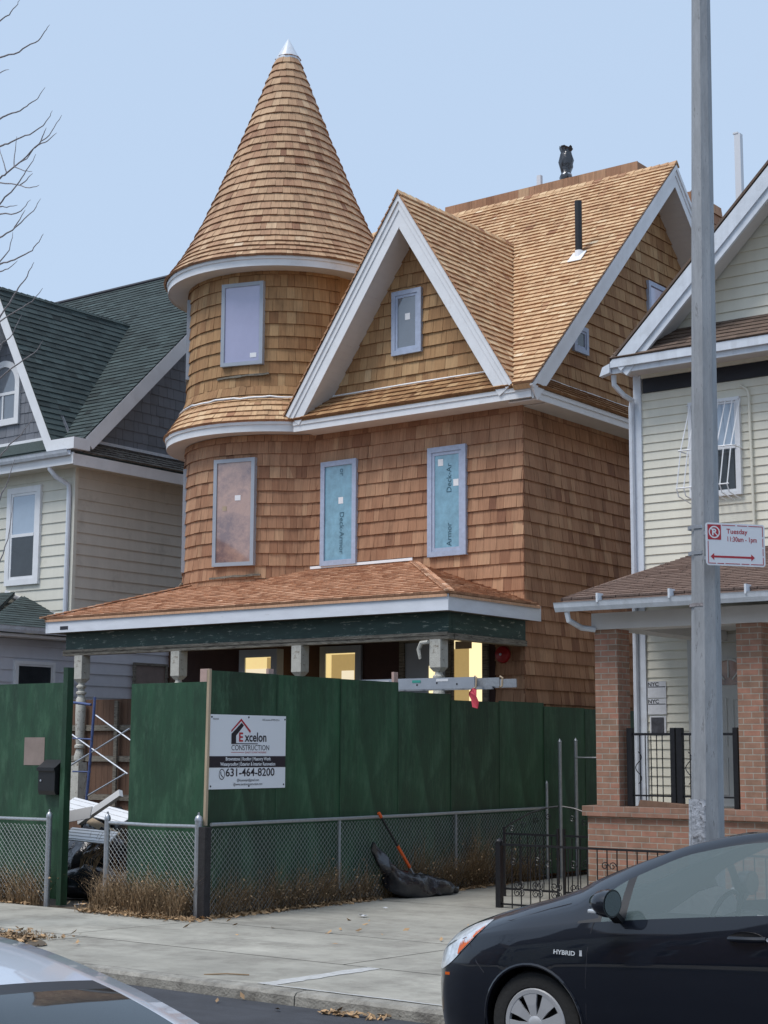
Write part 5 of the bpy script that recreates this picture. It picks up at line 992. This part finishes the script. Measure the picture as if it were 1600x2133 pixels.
# ================================================================== DRY WEEDS, LEAVES, SCRAPS
def blades(boxes, name, m_, seed=1):
    rr_ = random.Random(seed); mb = MB()
    for (x0, x1, y0, y1, n, h0, h1, z0) in boxes:
        for i in range(n):
            x_ = x0+(x1-x0)*rr_.random(); y_ = y0+(y1-y0)*rr_.random(); nz = noise.noise(Vector((x_*2.3, y_*2.3, seed)))*.5+noise.noise(Vector((x_*7, y_*7, seed)))*.35
            if rr_.random() > .75+nz: continue
            t = min(1, max(0, rr_.gauss(.5, .28))); h = (h0+(h1-h0)*rr_.random()**1.6)*(.75+nz*1.1); a = rr_.random()*6.28; lean = rr_.uniform(.1, 1.1)*h; w_ = rr_.uniform(.0015, .0045)
            d = Vector((math.cos(a), math.sin(a)*.5, 0)); s_ = Vector((-math.sin(a), math.cos(a), 0))*w_; p = Vector((x_, y_, z0)); kink = rr_.uniform(-.25, .25)*h; s2 = Vector((-d.y, d.x, 0))
            pts = [p+d*(lean*q_*q_)+s2*(kink*math.sin(q_*3))+Vector((0, 0, h*(q_-.28*q_*q_*q_*(lean/h)))) for q_ in (0, .35, .7, 1)]
            for k in range(3): c0, c1 = 1-k*.28, 1-(k+1)*.28; mb.face([pts[k]-s_*c0, pts[k]+s_*c0, pts[k+1]+s_*c1, pts[k+1]-s_*c1], t)
            for k in range(rr_.choice((0, 0, 1, 2))):
                c = pts[1].lerp(pts[3], rr_.random()); r_ = lambda: Vector((rr_.uniform(-1, 1), rr_.uniform(-1, 1), rr_.uniform(-1, 1)))*rr_.uniform(.008, .02); v1, v2 = r_(), r_(); mb.face([c-v1, c+v2, c+v1, c-v2*.4], rr_.random())
    return tag(mb.build(name, m_), kind='stuff')
b1 = [(-18.5, -15.35, YF-.16, YF+.04, 3000, .12, .75, .15), (-16.4, -15.5, YF-.02, YF+.03, 500, .4, .85, .15), (-14.25, -12.85, YF-.30, YF+.04, 5000, .10, .70, .17), (-14.35, -12.9, YF-.5, YF-.2, 500, .05, .2, .17)]
tag(blades(b1, 'dry_weeds', M['straw'], 4))
b2 = [(XF-.03, XF+.02, YF+.1, 20.6, 11000, .14, .78, .15), (XF+.0, XF+.09, YF+.1, 20.6, 700, .05, .25, .16), (XF-.03, XF+.03, 18.0, 19.1, 2600, .3, 1.1, .15), (XF-.03, XF+.03, 16.9, 17.6, 1300, .2, .9, .15), (XF-.03, XF+.03, 14.6, 16.5, 1800, .2, .75, .15)]
blades(b2, 'dry_weeds', M['straw'], 5)
def leaves(boxes, name, seed):
    rr_ = random.Random(seed); mb = MB()
    for (x0, y0, x1, y1, sp, n, z0) in boxes:
        for i in range(n):
            t = rr_.random(); c = Vector((x0+(x1-x0)*t+rr_.gauss(0, sp), y0+(y1-y0)*t+rr_.gauss(0, sp), z0+rr_.uniform(.004, .03))); s_ = rr_.uniform(.015, .05); a = rr_.random()*6.28
            d = Vector((math.cos(a), math.sin(a), rr_.uniform(-.5, .5)))*s_; e = Vector((-math.sin(a), math.cos(a), rr_.uniform(-.5, .5)))*s_*.6; up = Vector((0, 0, s_*.35)); tt = rr_.random()
            mb.face([c-d, c+e*.8, c+d+up, c-e*.8+up*.5], tt)
    return tag(mb.build(name, M['leaf']), kind='stuff')
leaves([(XF+.1, YF, XF+.12, 16.4, .07, 800, .155), (XF+.12, 17.6, XF+.1, 19.5, .07, 260, .155), (-14.2, YF-.35, -12.5, YF-.3, .10, 600, .165), (-18.5, YF-.2, -15.3, YF-.2, .06, 160, .16), (-13.9, 10.55, -12.2, 10.55, .22, 500, .205), (-15.0, YF+.2, -14.3, YF+.3, .15, 60, .155), (-7.7, 9.45, -7.2, 9.5, .05, 60, .12), (-12, 9.2, -6, 9.3, .3, 12, .13), (-12, 12, -9, 14.5, .8, 26, .16)], 'fallen_leaves', 8)
blades([(-14.0, -12.15, 10.2, 10.9, 1500, .02, .09, .205)], 'dry_grass', M['straw'], 9)
for i, (x_, y_, s_, lb) in enumerate(((758, 1907, .07, 'crumpled white paper scrap on the driveway, nearest the fence'), (803, 1893, .03, 'tiny white scrap on the driveway beyond the crumpled paper'), (165, 1884, .07, 'white paper scrap on the ground in the site gateway'))):
    q = PZ(x_, y_, .185 if i < 2 else .17); m = MB()
    for k in range(6): a = k; m.face([q+Vector((r4.uniform(-s_, s_), r4.uniform(-s_, s_), r4.uniform(0, .02))) for _ in range(3)])
    tag(m.build('paper_scrap', M['paper']), lb, 'litter', 'paper scraps on the ground')
q = PZ(425, 2030, .21); tag(MB().tube([q, q+Vector((.16, .10, .01)), q+Vector((.30, .22, .0))], .006, 5).build('fallen_twig', M['straw']), 'small dry twig lying on the pavement near the kerb', 'twig')
# ================================================================== BARE TREE
TR_ = thing('bare_tree', (-14.25, 10.75, .2), 'leafless street tree at the left edge, its thin twigs reaching over the sky', 'tree')
k_ = 3.5533; ZB = [[(0, 155), (70, 110), (115, 50), (150, -5)], [(0, 425), (105, 400), (200, 342), (285, 300), (330, 235), (368, 183)], [(0, 540), (68, 515)], [(0, 880), (60, 848), (150, 820), (215, 770), (280, 730), (335, 645)], [(0, 1083), (60, 1065), (125, 1030), (220, 997), (320, 930), (355, 880), (388, 818)], [(0, 1320), (50, 1280), (105, 1235), (200, 1155), (290, 1065), (345, 1020), (400, 945), (457, 852)], [(290, 1070), (350, 1045), (420, 983)], [(105, 1235), (108, 1150), (125, 1010)], [(50, 1280), (20, 1180), (0, 1100)], [(105, 1235), (180, 1265), (238, 1268)], [(300, 1050), (325, 990), (343, 945)], [(150, 1200), (200, 1175), (250, 1100), (290, 1072)], [(0, 1352), (130, 1368), (220, 1390), (290, 1370)], [(0, 1510), (60, 1440), (125, 1370), (180, 1290), (230, 1210), (265, 1140)], [(150, 1368), (200, 1330), (243, 1283)], [(0, 1585), (120, 1578), (170, 1545), (228, 1478)], [(0, 1757), (50, 1725), (110, 1685), (180, 1620), (250, 1560), (302, 1470)], [(105, 1685), (150, 1620), (187, 1553)], [(0, 1955), (80, 1930), (160, 1895), (240, 1855), (290, 1790), (322, 1730)], [(0, 1530), (50, 1535), (130, 1518)], [(0, 2010), (60, 1990), (130, 1930)], [(0, 1935), (70, 1850), (95, 1718)], [(0, 2345), (100, 2190), (135, 2133), (190, 2065), (225, 1990), (252, 1940)], [(0, 2380), (140, 2290), (240, 2230), (316, 2132)], [(0, 2800), (140, 2690), (250, 2615), (316, 2523)], [(0, 3380), (70, 3290), (160, 3215), (250, 3090)], [(0, 3700), (60, 3560), (110, 3400)], [(0, 2560), (90, 2480), (160, 2330)], [(0, 4150), (60, 3990), (100, 3700)]]
m = MB(); lm = MB(); tz = lambda z_: Vector((-14.25+.03*math.sin(z_), 10.75+.05*math.cos(z_*1.3), z_))
for i, br in enumerate(ZB):
    r5 = random.Random(i); yy = 10.75+(0 if br[0][0] else r5.uniform(-.35, .35)); yy = 10.75 if i in (5, 6, 7, 8, 9, 10, 11) else yy
    pts = [PY(a/k_, b/k_, yy) for a, b in br]
    if br[0][0] == 0:
        d = (pts[0]-pts[1]).normalized(); z0 = max(1.8, pts[0].z-1.1); base = tz(z0); mid = pts[0]+d*.25; pts = [base, base.lerp(mid, .5)+Vector((0, 0, -.12)), mid]+pts
        rr0 = .013
    else: rr0 = .0055
    n = len(pts); pp_ = []; rs = []
    for k in range(n-1):
        for s_ in range(3):
            t = s_/3; w_ = .008 if br[0][0] == 0 else .005; pp_.append(pts[k].lerp(pts[k+1], t)+Vector((r5.uniform(-w_, w_), r5.uniform(-w_, w_), r5.uniform(-w_, w_)))*(1 if s_ else 0)); rs.append(rr0*(1-(k+t)/(n-1))**.8*.75+.0028)
    pp_.append(pts[-1]); rs.append(.002); m.tube(pp_, rs, 6)
m.build('branches', M['bark'], TR_, smooth=True); MB().tube([tz(z_) for z_ in (.1, .5, 1, 2, 3, 4, 5, 6, 7, 8, 9)], [.20, .15, .14, .13, .12, .11, .09, .075, .06, .04, .02], 14).build('trunk', M['bark'], TR_, smooth=True)
# ================================================================== CARS
def crv(keys):
    xs = [k[0] for k in keys]; ys_ = [k[1] for k in keys]; n = len(xs)
    mt = [0]*n; dl = [(ys_[i+1]-ys_[i])/(xs[i+1]-xs[i]) for i in range(n-1)]
    for i in range(1, n-1): mt[i] = 0 if dl[i-1]*dl[i] <= 0 else 2*dl[i-1]*dl[i]/(dl[i-1]+dl[i])
    mt[0], mt[-1] = dl[0], dl[-1]
    def f(x):
        x = min(max(x, xs[0]), xs[-1]); i = max(0, min(n-2, next((j for j in range(n-1) if x <= xs[j+1]), n-2))); h = xs[i+1]-xs[i]; t = (x-xs[i])/h
        return (2*t**3-3*t*t+1)*ys_[i]+(t**3-2*t*t+t)*h*mt[i]+(-2*t**3+3*t*t)*ys_[i+1]+(t**3-t*t)*h*mt[i+1]
    return f
def make_car(name, loc, rz, label, paint, ws_end=2.0):
    root = thing(name, loc, label, 'car', None, rz); L0 = Vector(loc)
    hw = crv([(0, .34), (.03, .46), (.10, .59), (.22, .70), (.42, .775), (.8, .825), (1.5, .84), (3.2, .84), (3.9, .79), (4.2, .66), (4.32, .42)])
    zc = crv([(0, .56), (.03, .66), (.10, .74), (.18, .79), (.51, .915), (.95, 1.05), (1.23, 1.17), (1.57, 1.30), (1.85, 1.39), (2.28, 1.46), (2.7, 1.48), (3.2, 1.43), (3.8, 1.28), (4.1, 1.14), (4.26, .92), (4.32, .65)])
    zr = crv([(0, .54), (.04, .64), (.10, .70), (.18, .755), (.51, .885), (.95, 1.015), (1.10, 1.07), (1.23, 1.135), (1.57, 1.268), (1.85, 1.36), (2.28, 1.432), (2.7, 1.45), (3.3, 1.38), (3.9, 1.18), (4.2, .96), (4.32, .62)])
    gf = crv([(0, .875), (1.15, .40), (1.30, .52), (1.475, .74), (1.87, .87), (2.3, .89), (3.3, .88), (3.75, .6), (4.32, .6)])
    zb = crv([(0, .50), (.06, .60), (.15, .66), (.35, .745), (.63, .805), (.93, .855), (1.34, .915), (2.42, 1.02), (3.3, 1.08), (4, 1.03), (4.25, .8), (4.32, .58)])
    zs = crv([(0, .24), (.2, .17), (.5, .16), (1.2, .17), (3.4, .18), (4.1, .22), (4.32, .3)])
    def sec(s):
        h = hw(s); b, r, c, q = zb(s), zr(s), zc(s), zs(s); yr = h*(.74 if s < .8 else .74-.09*min(1, (s-.8)/1.0)); m1 = (b+q)/2
        low = [(h*.93, q), (h*.975, q+(b-q)*.22), (h*1.0, q+(b-q)*.52), (h*.992, q+(b-q)*.80), (h*.945, b)]
        out = []
        N1 = 16
        for i in range(N1):   # catmull over low
            t = i/N1*4; k = int(t); u = t-k; P = [low[max(0, k-1)], low[k], low[k+1], low[min(4, k+2)]]
            out.append(tuple(.5*((2*P[1][d])+(-P[0][d]+P[2][d])*u+(2*P[0][d]-5*P[1][d]+4*P[2][d]-P[3][d])*u*u+(-P[0][d]+3*P[1][d]-3*P[2][d]+P[3][d])*u**3) for d in (0, 1)))
        for i in range(8): t = gf(s)*i/7 if i < 7 else gf(s); out.append((h*.945+(yr-h*.945)*t+.018*math.sin(math.pi*t), b+(r-b)*t))
        for i in range(9): t = i/8; out.append((yr*(1-t), r+(c-r)*(1-(1-t)**2)))
        return out
    SS = []; s = 0
    while s < 4.32: SS.append(s); s += .012 if s < .12 else (.026)
    SS.append(4.32); G = [sec(s) for s in SS]; NJ = len(G[0])
    WC = (.905, .305); WC2 = (3.52, .305); AR = .342
    cut = set(); keep = set()
    for i in range(len(SS)-1):
        sm = (SS[i]+SS[i+1])/2
        for j in range(17):
            zm = (G[i][j][1]+G[i+1][j+1][1]+G[i][j+1][1]+G[i+1][j][1])/4
            (cut if any(math.hypot(sm-wc[0], zm-wc[1]) < AR for wc in (WC, WC2)) else keep).add((i, j))
    cv = {(i+a, j+b) for i, j in cut for a in (0, 1) for b in (0, 1)} & {(i+a, j+b) for i, j in keep for a in (0, 1) for b in (0, 1)}
    for i, j in cv:
        y_, z_ = G[i][j][:2]; s = SS[i]; wc = WC if abs(s-WC[0]) < 1 else WC2; d = math.hypot(s-wc[0], z_-wc[1]); k = AR/d
        if j > 0: G[i][j] = (y_, wc[1]+(z_-wc[1])*k, wc[0]+(s-wc[0])*k)
    V = lambda i, j, sg: L0+Vector((G[i][j][2] if len(G[i][j]) > 2 else SS[i], sg*G[i][j][0], G[i][j][1]))
    parts = {k: MB() for k in ('body', 'side_window', 'windscreen', 'rear_window', 'trim', 'side_window2')}
    for sg in (1, -1):
        for i in range(len(SS)-1):
            sm = (SS[i]+SS[i+1])/2
            for j in range(NJ-1):
                zm = (G[i][j][1]+G[i+1][j+1][1]+G[i][j+1][1]+G[i+1][j][1])/4
                if (i, j) in cut: continue
                key = 'body'; gap_ = zr(sm)-zb(sm)
                if 16 <= j < 23 and 1.33 < sm < 3.72 and gap_ > .10:
                    key = 'side_window'
                    if 1.455 < sm < 1.50 or 2.43 < sm < 2.52 or 3.2 < sm < 3.27: key = 'trim'
                    if sm < 1.36: key = 'trim'
                elif j == 16 and 1.2 < sm < 3.72: key = 'trim'
                elif j >= 25 and ws_end <= sm < ws_end+.028: key = 'trim'
                elif j >= 25 and .95 < sm < ws_end: key = 'windscreen'
                elif j >= 25 and 3.45 < sm < 4.1: key = 'rear_window'
                elif j < 1: key = 'trim'
                q = [V(i, j, sg), V(i+1, j, sg), V(i+1, j+1, sg), V(i, j+1, sg)]
                parts[key].face(q if sg < 0 else q[::-1])
    for i in (0, len(SS)-1):
        q = [V(i, j, 1) for j in range(NJ)]+[V(i, j, -1) for j in range(NJ-2, -1, -1)]; parts['body'].face(q if i == 0 else q[::-1])
    for k, mb in parts.items():
        if not mb.f: continue
        # weld
        idx = {}; nv = []; mp_ = []
        for v_ in mb.v:
            key = tuple(round(c, 5) for c in v_)
            if key not in idx: idx[key] = len(nv); nv.append(v_)
            mp_.append(idx[key])
        nf = []; nt_ = []; nu = []
        for f in mb.f:
            g2 = []
            for a in f:
                a = mp_[a]
                if a not in g2: g2.append(a)
            if len(g2) >= 3: nf.append(tuple(g2)); nt_.append(.5); nu.append(None)
        mb.v, mb.f, mb.t, mb.uv = nv, nf, nt_, nu
        nm = {'trim': 'window_trim'}.get(k, k); mt_ = paint if k == 'body' else ('blacktrim' if k == 'trim' else ('screenglass' if k in ('windscreen', 'rear_window') else 'carglass'))
        par_ = list(range(len(mb.v)))
        def fd(a):
            while par_[a] != a: par_[a] = par_[par_[a]]; a = par_[a]
            return a
        for f in mb.f:
            for a in f[1:]: par_[fd(a)] = fd(f[0])
        comps = {}
        for f in mb.f: comps.setdefault(fd(f[0]), []).append(f)
        for fs in comps.values():
            sub_ = MB(); mp2 = {}
            for f in fs:
                for a in f:
                    if a not in mp2: mp2[a] = len(sub_.v); sub_.v.append(mb.v[a])
                sub_.f.append(tuple(mp2[a] for a in f)); sub_.t.append(.5); sub_.uv.append(None)
            sub_.build(nm, M[mt_], root, smooth=60)
    LV = lambda x_, y_, z_: L0+Vector((x_, y_, z_))
    # underside, wheel wells
    MB().box(L0.x+.25, L0.x+4.1, L0.y-.60, L0.y+.60, L0.z+.16, L0.z+.55).build('floor_pan', M['blacktrim'], root)
    for wc in (WC, WC2):
        for sg in (1, -1):
            mb = MB(); mb.lathe([(AR+.004, sg*.79), (AR+.006, sg*.56), (0, sg*.56)], (0, 0, 0), 40, a0=R_(-15), a1=R_(195), axis='y'); mb.v = [tuple(LV(wc[0]+v_[0], v_[1], wc[1]+v_[2])) for v_ in mb.v]; mb.build('wheel_well', M['blacktrim'], root)
            # lip
            mb = MB(); pts = []
            for i in range(25):
                a = R_(-12+204*i/24); s_ = wc[0]+AR*math.cos(a); z_ = wc[1]+AR*math.sin(a); sc_ = sec(s_); yv_ = np.interp(z_, [p[1] for p in sc_[:16]], [p[0] for p in sc_[:16]]); pts.append(LV(s_, sg*(yv_-.002), z_))
            mb.tube(pts, .011, 6); mb.build('arch_lip', M[paint], root, smooth=True)
            wl = bpy.data.objects.new('wheel', None); C.objects.link(wl); wl.parent = root; wl.location = (wc[0], sg*.70, wc[1]); WP[wl] = LV(wc[0], sg*.70, wc[1])
            R3 = .303; y0_ = sg*.70
            def lt(prof, seg=40):
                m2 = MB(); m2.lathe([(r, sg*y) for r, y in prof], (0, 0, 0), seg, axis='y')
                m2.v = [tuple(WP[wl]+Vector(v_)) for v_ in m2.v]; return m2
            lt([(.20, -.09), (.285, -.09), (R3, -.06), (R3, .055), (.292, .078), (.245, .092), (.212, .088), (.205, .07), (.20, -.05)]).build('tyre', M['tyre'], wl, smooth=True)
            lt([(0, .02), (.20, .02)]).build('brake_disc', M['blacktrim'], wl)
            m2 = lt([(.205, .083), (.198, .092), (.176, .090), (.172, .070)]); hub = [(0, .092), (.03, .092), (.042, .086), (.06, .080)]
            m3 = lt(hub, 24); n0 = len(m2.v); m2.v += m3.v; m2.f += [tuple(a+n0 for a in f) for f in m3.f]; m2.t += m3.t; m2.uv += m3.uv
            for k in range(8):
                a = 2*math.pi*k/8+.2; ca, sa = math.cos(a), math.sin(a); W0, W1, W2 = .018, .030, .052
                def pt_(r, o, y): return tuple(WP[wl]+Vector((r*ca-o*sa, sg*y, r*sa+o*ca)))
                for (ra, wa, ya_), (rb, wb_, yb_) in (((.04, W0, .083), (.11, W1, .088)), ((.11, W1, .088), (.182, W2, .088))):
                    m2.hull8([pt_(ra, -wa, ya_-.012), pt_(rb, -wb_, yb_-.012), pt_(rb, wb_, yb_-.012), pt_(ra, wa, ya_-.012), pt_(ra, -wa, ya_), pt_(rb, -wb_, yb_), pt_(rb, wb_, yb_), pt_(ra, wa, ya_)])
            m2.build('wheel_cover', M['hub'], wl, smooth=30)
    # interior
    MB().box(L0.x+1.25, L0.x+1.75, L0.y-.62, L0.y+.62, L0.z+.6, L0.z+.90).build('dashboard', M['blacktrim'], root, bevel=.05)
    for sg in (-1, 1):
        for sx in (2.25, 3.1):
            mb = MB(); mb.box(L0.x+sx-.35, L0.x+sx+.15, L0.y+sg*.36-.24, L0.y+sg*.36+.24, L0.z+.45, L0.z+.62); mb.prism([LV(sx+.05, sg*.36-.23, .6), LV(sx+.22, sg*.36-.23, .6), LV(sx+.42, sg*.36-.2, 1.08), LV(sx+.32, sg*.36-.2, 1.10)], (0, .42, 0)); mb.prism([LV(sx+.33, sg*.36-.1, 1.12), LV(sx+.43, sg*.36-.1, 1.12), LV(sx+.44, sg*.36-.1, 1.26), LV(sx+.36, sg*.36-.1, 1.27)], (0, .2, 0)); mb.build('seat', M['seat'], root, bevel=.03)
    mb = MB(); c = Vector(LV(1.9, -.36, .92)); ax1 = Vector((0, 1, 0)); ax2 = Vector((.35, 0, .94)); mb.tube([c+ax1*.18*math.cos(a)+ax2*.18*math.sin(a) for a in [i*math.pi/10 for i in range(21)]], .014, 6); mb.tube([c-ax1*.17, c, c+ax1*.17], .012, 5); mb.tube([c, c+Vector((-.2, 0, -.1))], .02, 5); mb.build('steering_wheel', M['blacktrim'], root)
    def surf(s, zf, off=.004, sg=-1):
        sc_ = sec(s); zz_ = [p[1] for p in sc_[:25]]; y_ = float(np.interp(zf, zz_, [p[0] for p in sc_[:25]])); return LV(s, sg*(y_+off), zf)
    for sg in (-1, 1):
        # headlight
        poly = [(.035, .575), (.03, .64), (.10, .70), (.22, .765), (.40, .835), (.47, .85), (.44, .80), (.34, .72), (.22, .63), (.12, .575)]
        def inside(x_, z_):
            c_ = False; n = len(poly)
            for i in range(n):
                x1, z1 = poly[i]; x2, z2 = poly[(i+1) % n]
                if (z1 > z_) != (z2 > z_) and x_ < (x2-x1)*(z_-z1)/(z2-z1)+x1: c_ = not c_
            return c_
        hl, am, bz = MB(), MB(), MB(); n = 40
        def quad(mb, f0, f1, off):
            # strips: for each s slice between bottom and top curve
            for i in range(n):
                s0, s1 = .04+.49*i/n, .04+.49*(i+1)/n
                for k in range(5):
                    za = lambda s, t: lo_(s)+(hi_(s)-lo_(s))*(f0+(f1-f0)*t)
                    q = [surf(s0, za(s0, k/5), off, sg), surf(s1, za(s1, k/5), off, sg), surf(s1, za(s1, (k+1)/5), off, sg), surf(s0, za(s0, (k+1)/5), off, sg)]; mb.face(q if sg < 0 else q[::-1])
        hi_ = crv([(.04, .63), (.12, .705), (.26, .775), (.42, .84), (.53, .868)]); lo_ = crv([(.04, .55), (.14, .545), (.26, .595), (.38, .69), (.48, .79), (.53, .86)])
        quad(hl, 0, 1, .005); o = hl.build('headlight', M['chrome'], root, smooth=True)
        lo2 = lo_
        am = MB()
        for i in range(12):
            s0, s1 = .33+.17*i/12, .33+.17*(i+1)/12
            q = [surf(s0, lo_(s0)+.006, .008, sg), surf(s1, lo_(s1)+.004, .008, sg), surf(s1, lo_(s1)+(hi_(s1)-lo_(s1))*.5, .008, sg), surf(s0, lo_(s0)+(hi_(s0)-lo_(s0))*.2, .008, sg)]; am.face(q if sg < 0 else q[::-1])
        am.build('turn_lens', M['amber'], o, smooth=True)
        # seams
        for gp in (1,):
            MB().tube([surf(s, z_, -.001, sg) for s, z_ in ((1.27, .18), (1.27, .4), (1.275, .6), (1.285, .75), (1.30, .88), (1.31, .91))], .004, 5).build('panel_gap', M['pane_black'], root); MB().tube([surf(s, z_, -.001, sg) for s, z_ in ((2.48, .18), (2.49, .5), (2.48, .8), (2.46, 1.0))], .004, 5).build('panel_gap', M['pane_black'], root); MB().tube([surf(s, z_, -.001, sg) for s, z_ in ((.40, .80), (.43, .72), (.50, .62), (.56, .57))], .004, 5).build('panel_gap', M['pane_black'], root); MB().tube([surf(s, z_, -.001, sg) for s, z_ in ((.46, .835), (.7, .875), (.95, .955), (1.1, .995))], .003, 5).build('panel_gap', M['pane_black'], root); pass
        # door handle
        c = surf(2.26, .885, .0, sg); m2 = MB(); m2.lathe([(0, 0), (.07, 0), (.085, .004), (.0851, -.004)], (0, 0, 0), 20, axis='y'); m2.v = [(c.x+v_[0]*1.25, c.y+sg*(v_[1]), c.z+v_[2]*.5) for v_ in m2.v]; hd = m2.build('handle_recess', M['blacktrim'], root, smooth=True); MB().tube([c+Vector((-.10, sg*.012, 0)), c+Vector((-.06, sg*.028, .003)), c+Vector((.06, sg*.028, .008)), c+Vector((.11, sg*.012, .01))], .014, 8).build('handle', M[paint], hd, smooth=True)
        MB().lathe([(0, .002), (.010, 0)], tuple(c+Vector((.125, sg*.018, .01))), 10, axis='y').build('lock', M['alu'], hd)
        # mirror
        mc = LV(1.47, sg*.92, 1.035); m2 = MB(); m2.lathe([(0, -.09), (.045, -.08), (.07, -.04), (.078, .0), (.078, .03), (0, .03)], (0, 0, 0), 20); m2.v = [(mc.x+v_[2]*1.05, mc.y+v_[0]*1.35, mc.z+v_[1]*1.0) for v_ in m2.v]; mo = m2.build('door_mirror', M[paint], root, smooth=50)
        m2 = MB(); m2.lathe([(0, .0325), (.068, .0325)], (0, 0, 0), 20); m2.v = [(mc.x+v_[2]*1.05, mc.y+v_[0]*1.35, mc.z+v_[1]*1.0) for v_ in m2.v]; m2.build('mirror_glass', M['mirror'], mo); MB().bar(mc+Vector((.0, -sg*.04, -.05)), surf(1.47, .93, 0, sg), .06, .03).build('mirror_arm', M['blacktrim'], mo)
        MB().box(mc.x-.085, mc.x-.03, mc.y+sg*.0-.08, mc.y+sg*.0+.07, mc.z-.055, mc.z-.03).build('turn_signal', M['chrome'], mo, bevel=.008)
    return root, surf, LV
car, surf, LV = make_car('parked_car', (-6.02, 8.99, .165), 0, 'glossy black hatchback parked at the far kerb in front of the lamp post', 'carblack')
PC_ = lambda u, v, h: surf(1.06+u, .722+v, .003+h)
text('HYBRID', .034, PC_, 0.0, 0.0, 'badge', M['chrome'], car, h=.002, sx=1.25, weight=.001)
MB().obox(surf(1.245, .738, .004), (1, 0, 0), (0, 0, 1), (0, -1, 0), .008, .016, .002).build('badge', M['chrome'], car)
MB().obox(surf(.24, .53, .003), (1, 0, 0), (0, 0, 1), (0, -1, 0), .02, .008, .003).build('side_marker', M['amber'], car)
q = LV(2.30, -.74, .985); MB().obox(q, (1, 0, 0), (0, .15, 1), (0, -1, .15), .018, .026, .001).build('inspection_sticker', M['sticker'], car)
MB().prism([LV(1.42, -.1, .92), LV(1.80, -.15, .93), LV(1.72, -.1, 1.03), LV(1.62, -.1, 1.05)], (0, .25, .02)).build('dash_papers', M['paper'], car)
car2, surf2, LV2 = make_car('silver_car', (-.62, 1.86, .20), math.pi, 'silver car parked at the near kerb, only its roof and windscreen pillar in view', 'carsilver', ws_end=1.86)

# ================================================================== THE NEAR SIDE OF THE STREET (houses and trees added behind the camera, seen only in reflections)
r6 = random.Random(77)
for i, (x0, x1, hh, cm) in enumerate(((-34, -25.5, 7.6, 'brick'), (-24.5, -16.5, 8.4, 'cream'), (-15.5, -8, 7.2, 'brick'), (-7, 1, 8.0, 'beige'), (2, 10, 7.4, 'brick'))):
    hx = thing('reflection_house', ((x0+x1)/2, -11, .2), ('brick' if cm == 'brick' else 'clapboard')+' house added for reflections on the near side of the street, '+['first', 'second', 'third', 'fourth', 'fifth'][i]+' from the left', 'house', 'houses added for reflections on the near side')
    MB().box(x0, x1, -20, -10, .1, hh).build('wall', M[cm], hx); MB().prism([(x0-.3, -9.6, hh), (x1+.3, -9.6, hh), ((x0+x1)/2, -9.6, hh+3.2)], (0, -10.8, 0)).build('roof', M['brownshingle'], hx)
    PW_ = plane((0, -10, 0), (-1, 0, 0), (0, 0, 1))
    for fl_ in (1.4, 4.6):
        for k in range(3): c = x0+(x1-x0)*(k+.5)/3; window(PW_, -c-.45, -c+.45, fl_, fl_+1.6, hx, .08, 'white', 'darkglass')
for i, (x_, y_) in enumerate(((-9.5, -1.2), (-3.2, -1.6), (4.5, -1.4), (-17, -1.3))):
    tr_ = thing('bare_tree', (x_, y_, .2), 'leafless tree added for reflections on the near pavement, '+['second', 'third', 'fourth', 'first'][i]+' from the left', 'tree', 'bare trees added for reflections'); m = MB()
    def grow(p, d, L, r, dep):
        pts = [p]; q = p; dd = d
        for k in range(4): dd = (dd+Vector((r6.uniform(-.14, .14), r6.uniform(-.14, .14), r6.uniform(-.03, .10)))).normalized(); q = q+dd*L/4; pts.append(q)
        m.tube(pts, [r*(1-.12*k) for k in range(5)], 5 if dep < 3 else 3, caps=False)
        if dep < 5:
            for k in range(3 if dep < 3 else 2): a = r6.random()*6.28; s_ = Vector((math.cos(a), math.sin(a), 0)); grow(pts[-1-(k % 2)], (dd+s_*r6.uniform(.4, .8)).normalized(), L*r6.uniform(.6, .8), r*.55, dep+1)
    grow(Vector((x_, y_, 2.6)), Vector((0, 0, 1)), 1.9, .10, 0); m.build('branches', M['bark'], tr_); MB().tube([(x_, y_, .1), (x_, y_, 1.2), (x_, y_, 2.7)], [.17, .13, .11], 12).build('trunk', M['bark'], tr_, smooth=True)
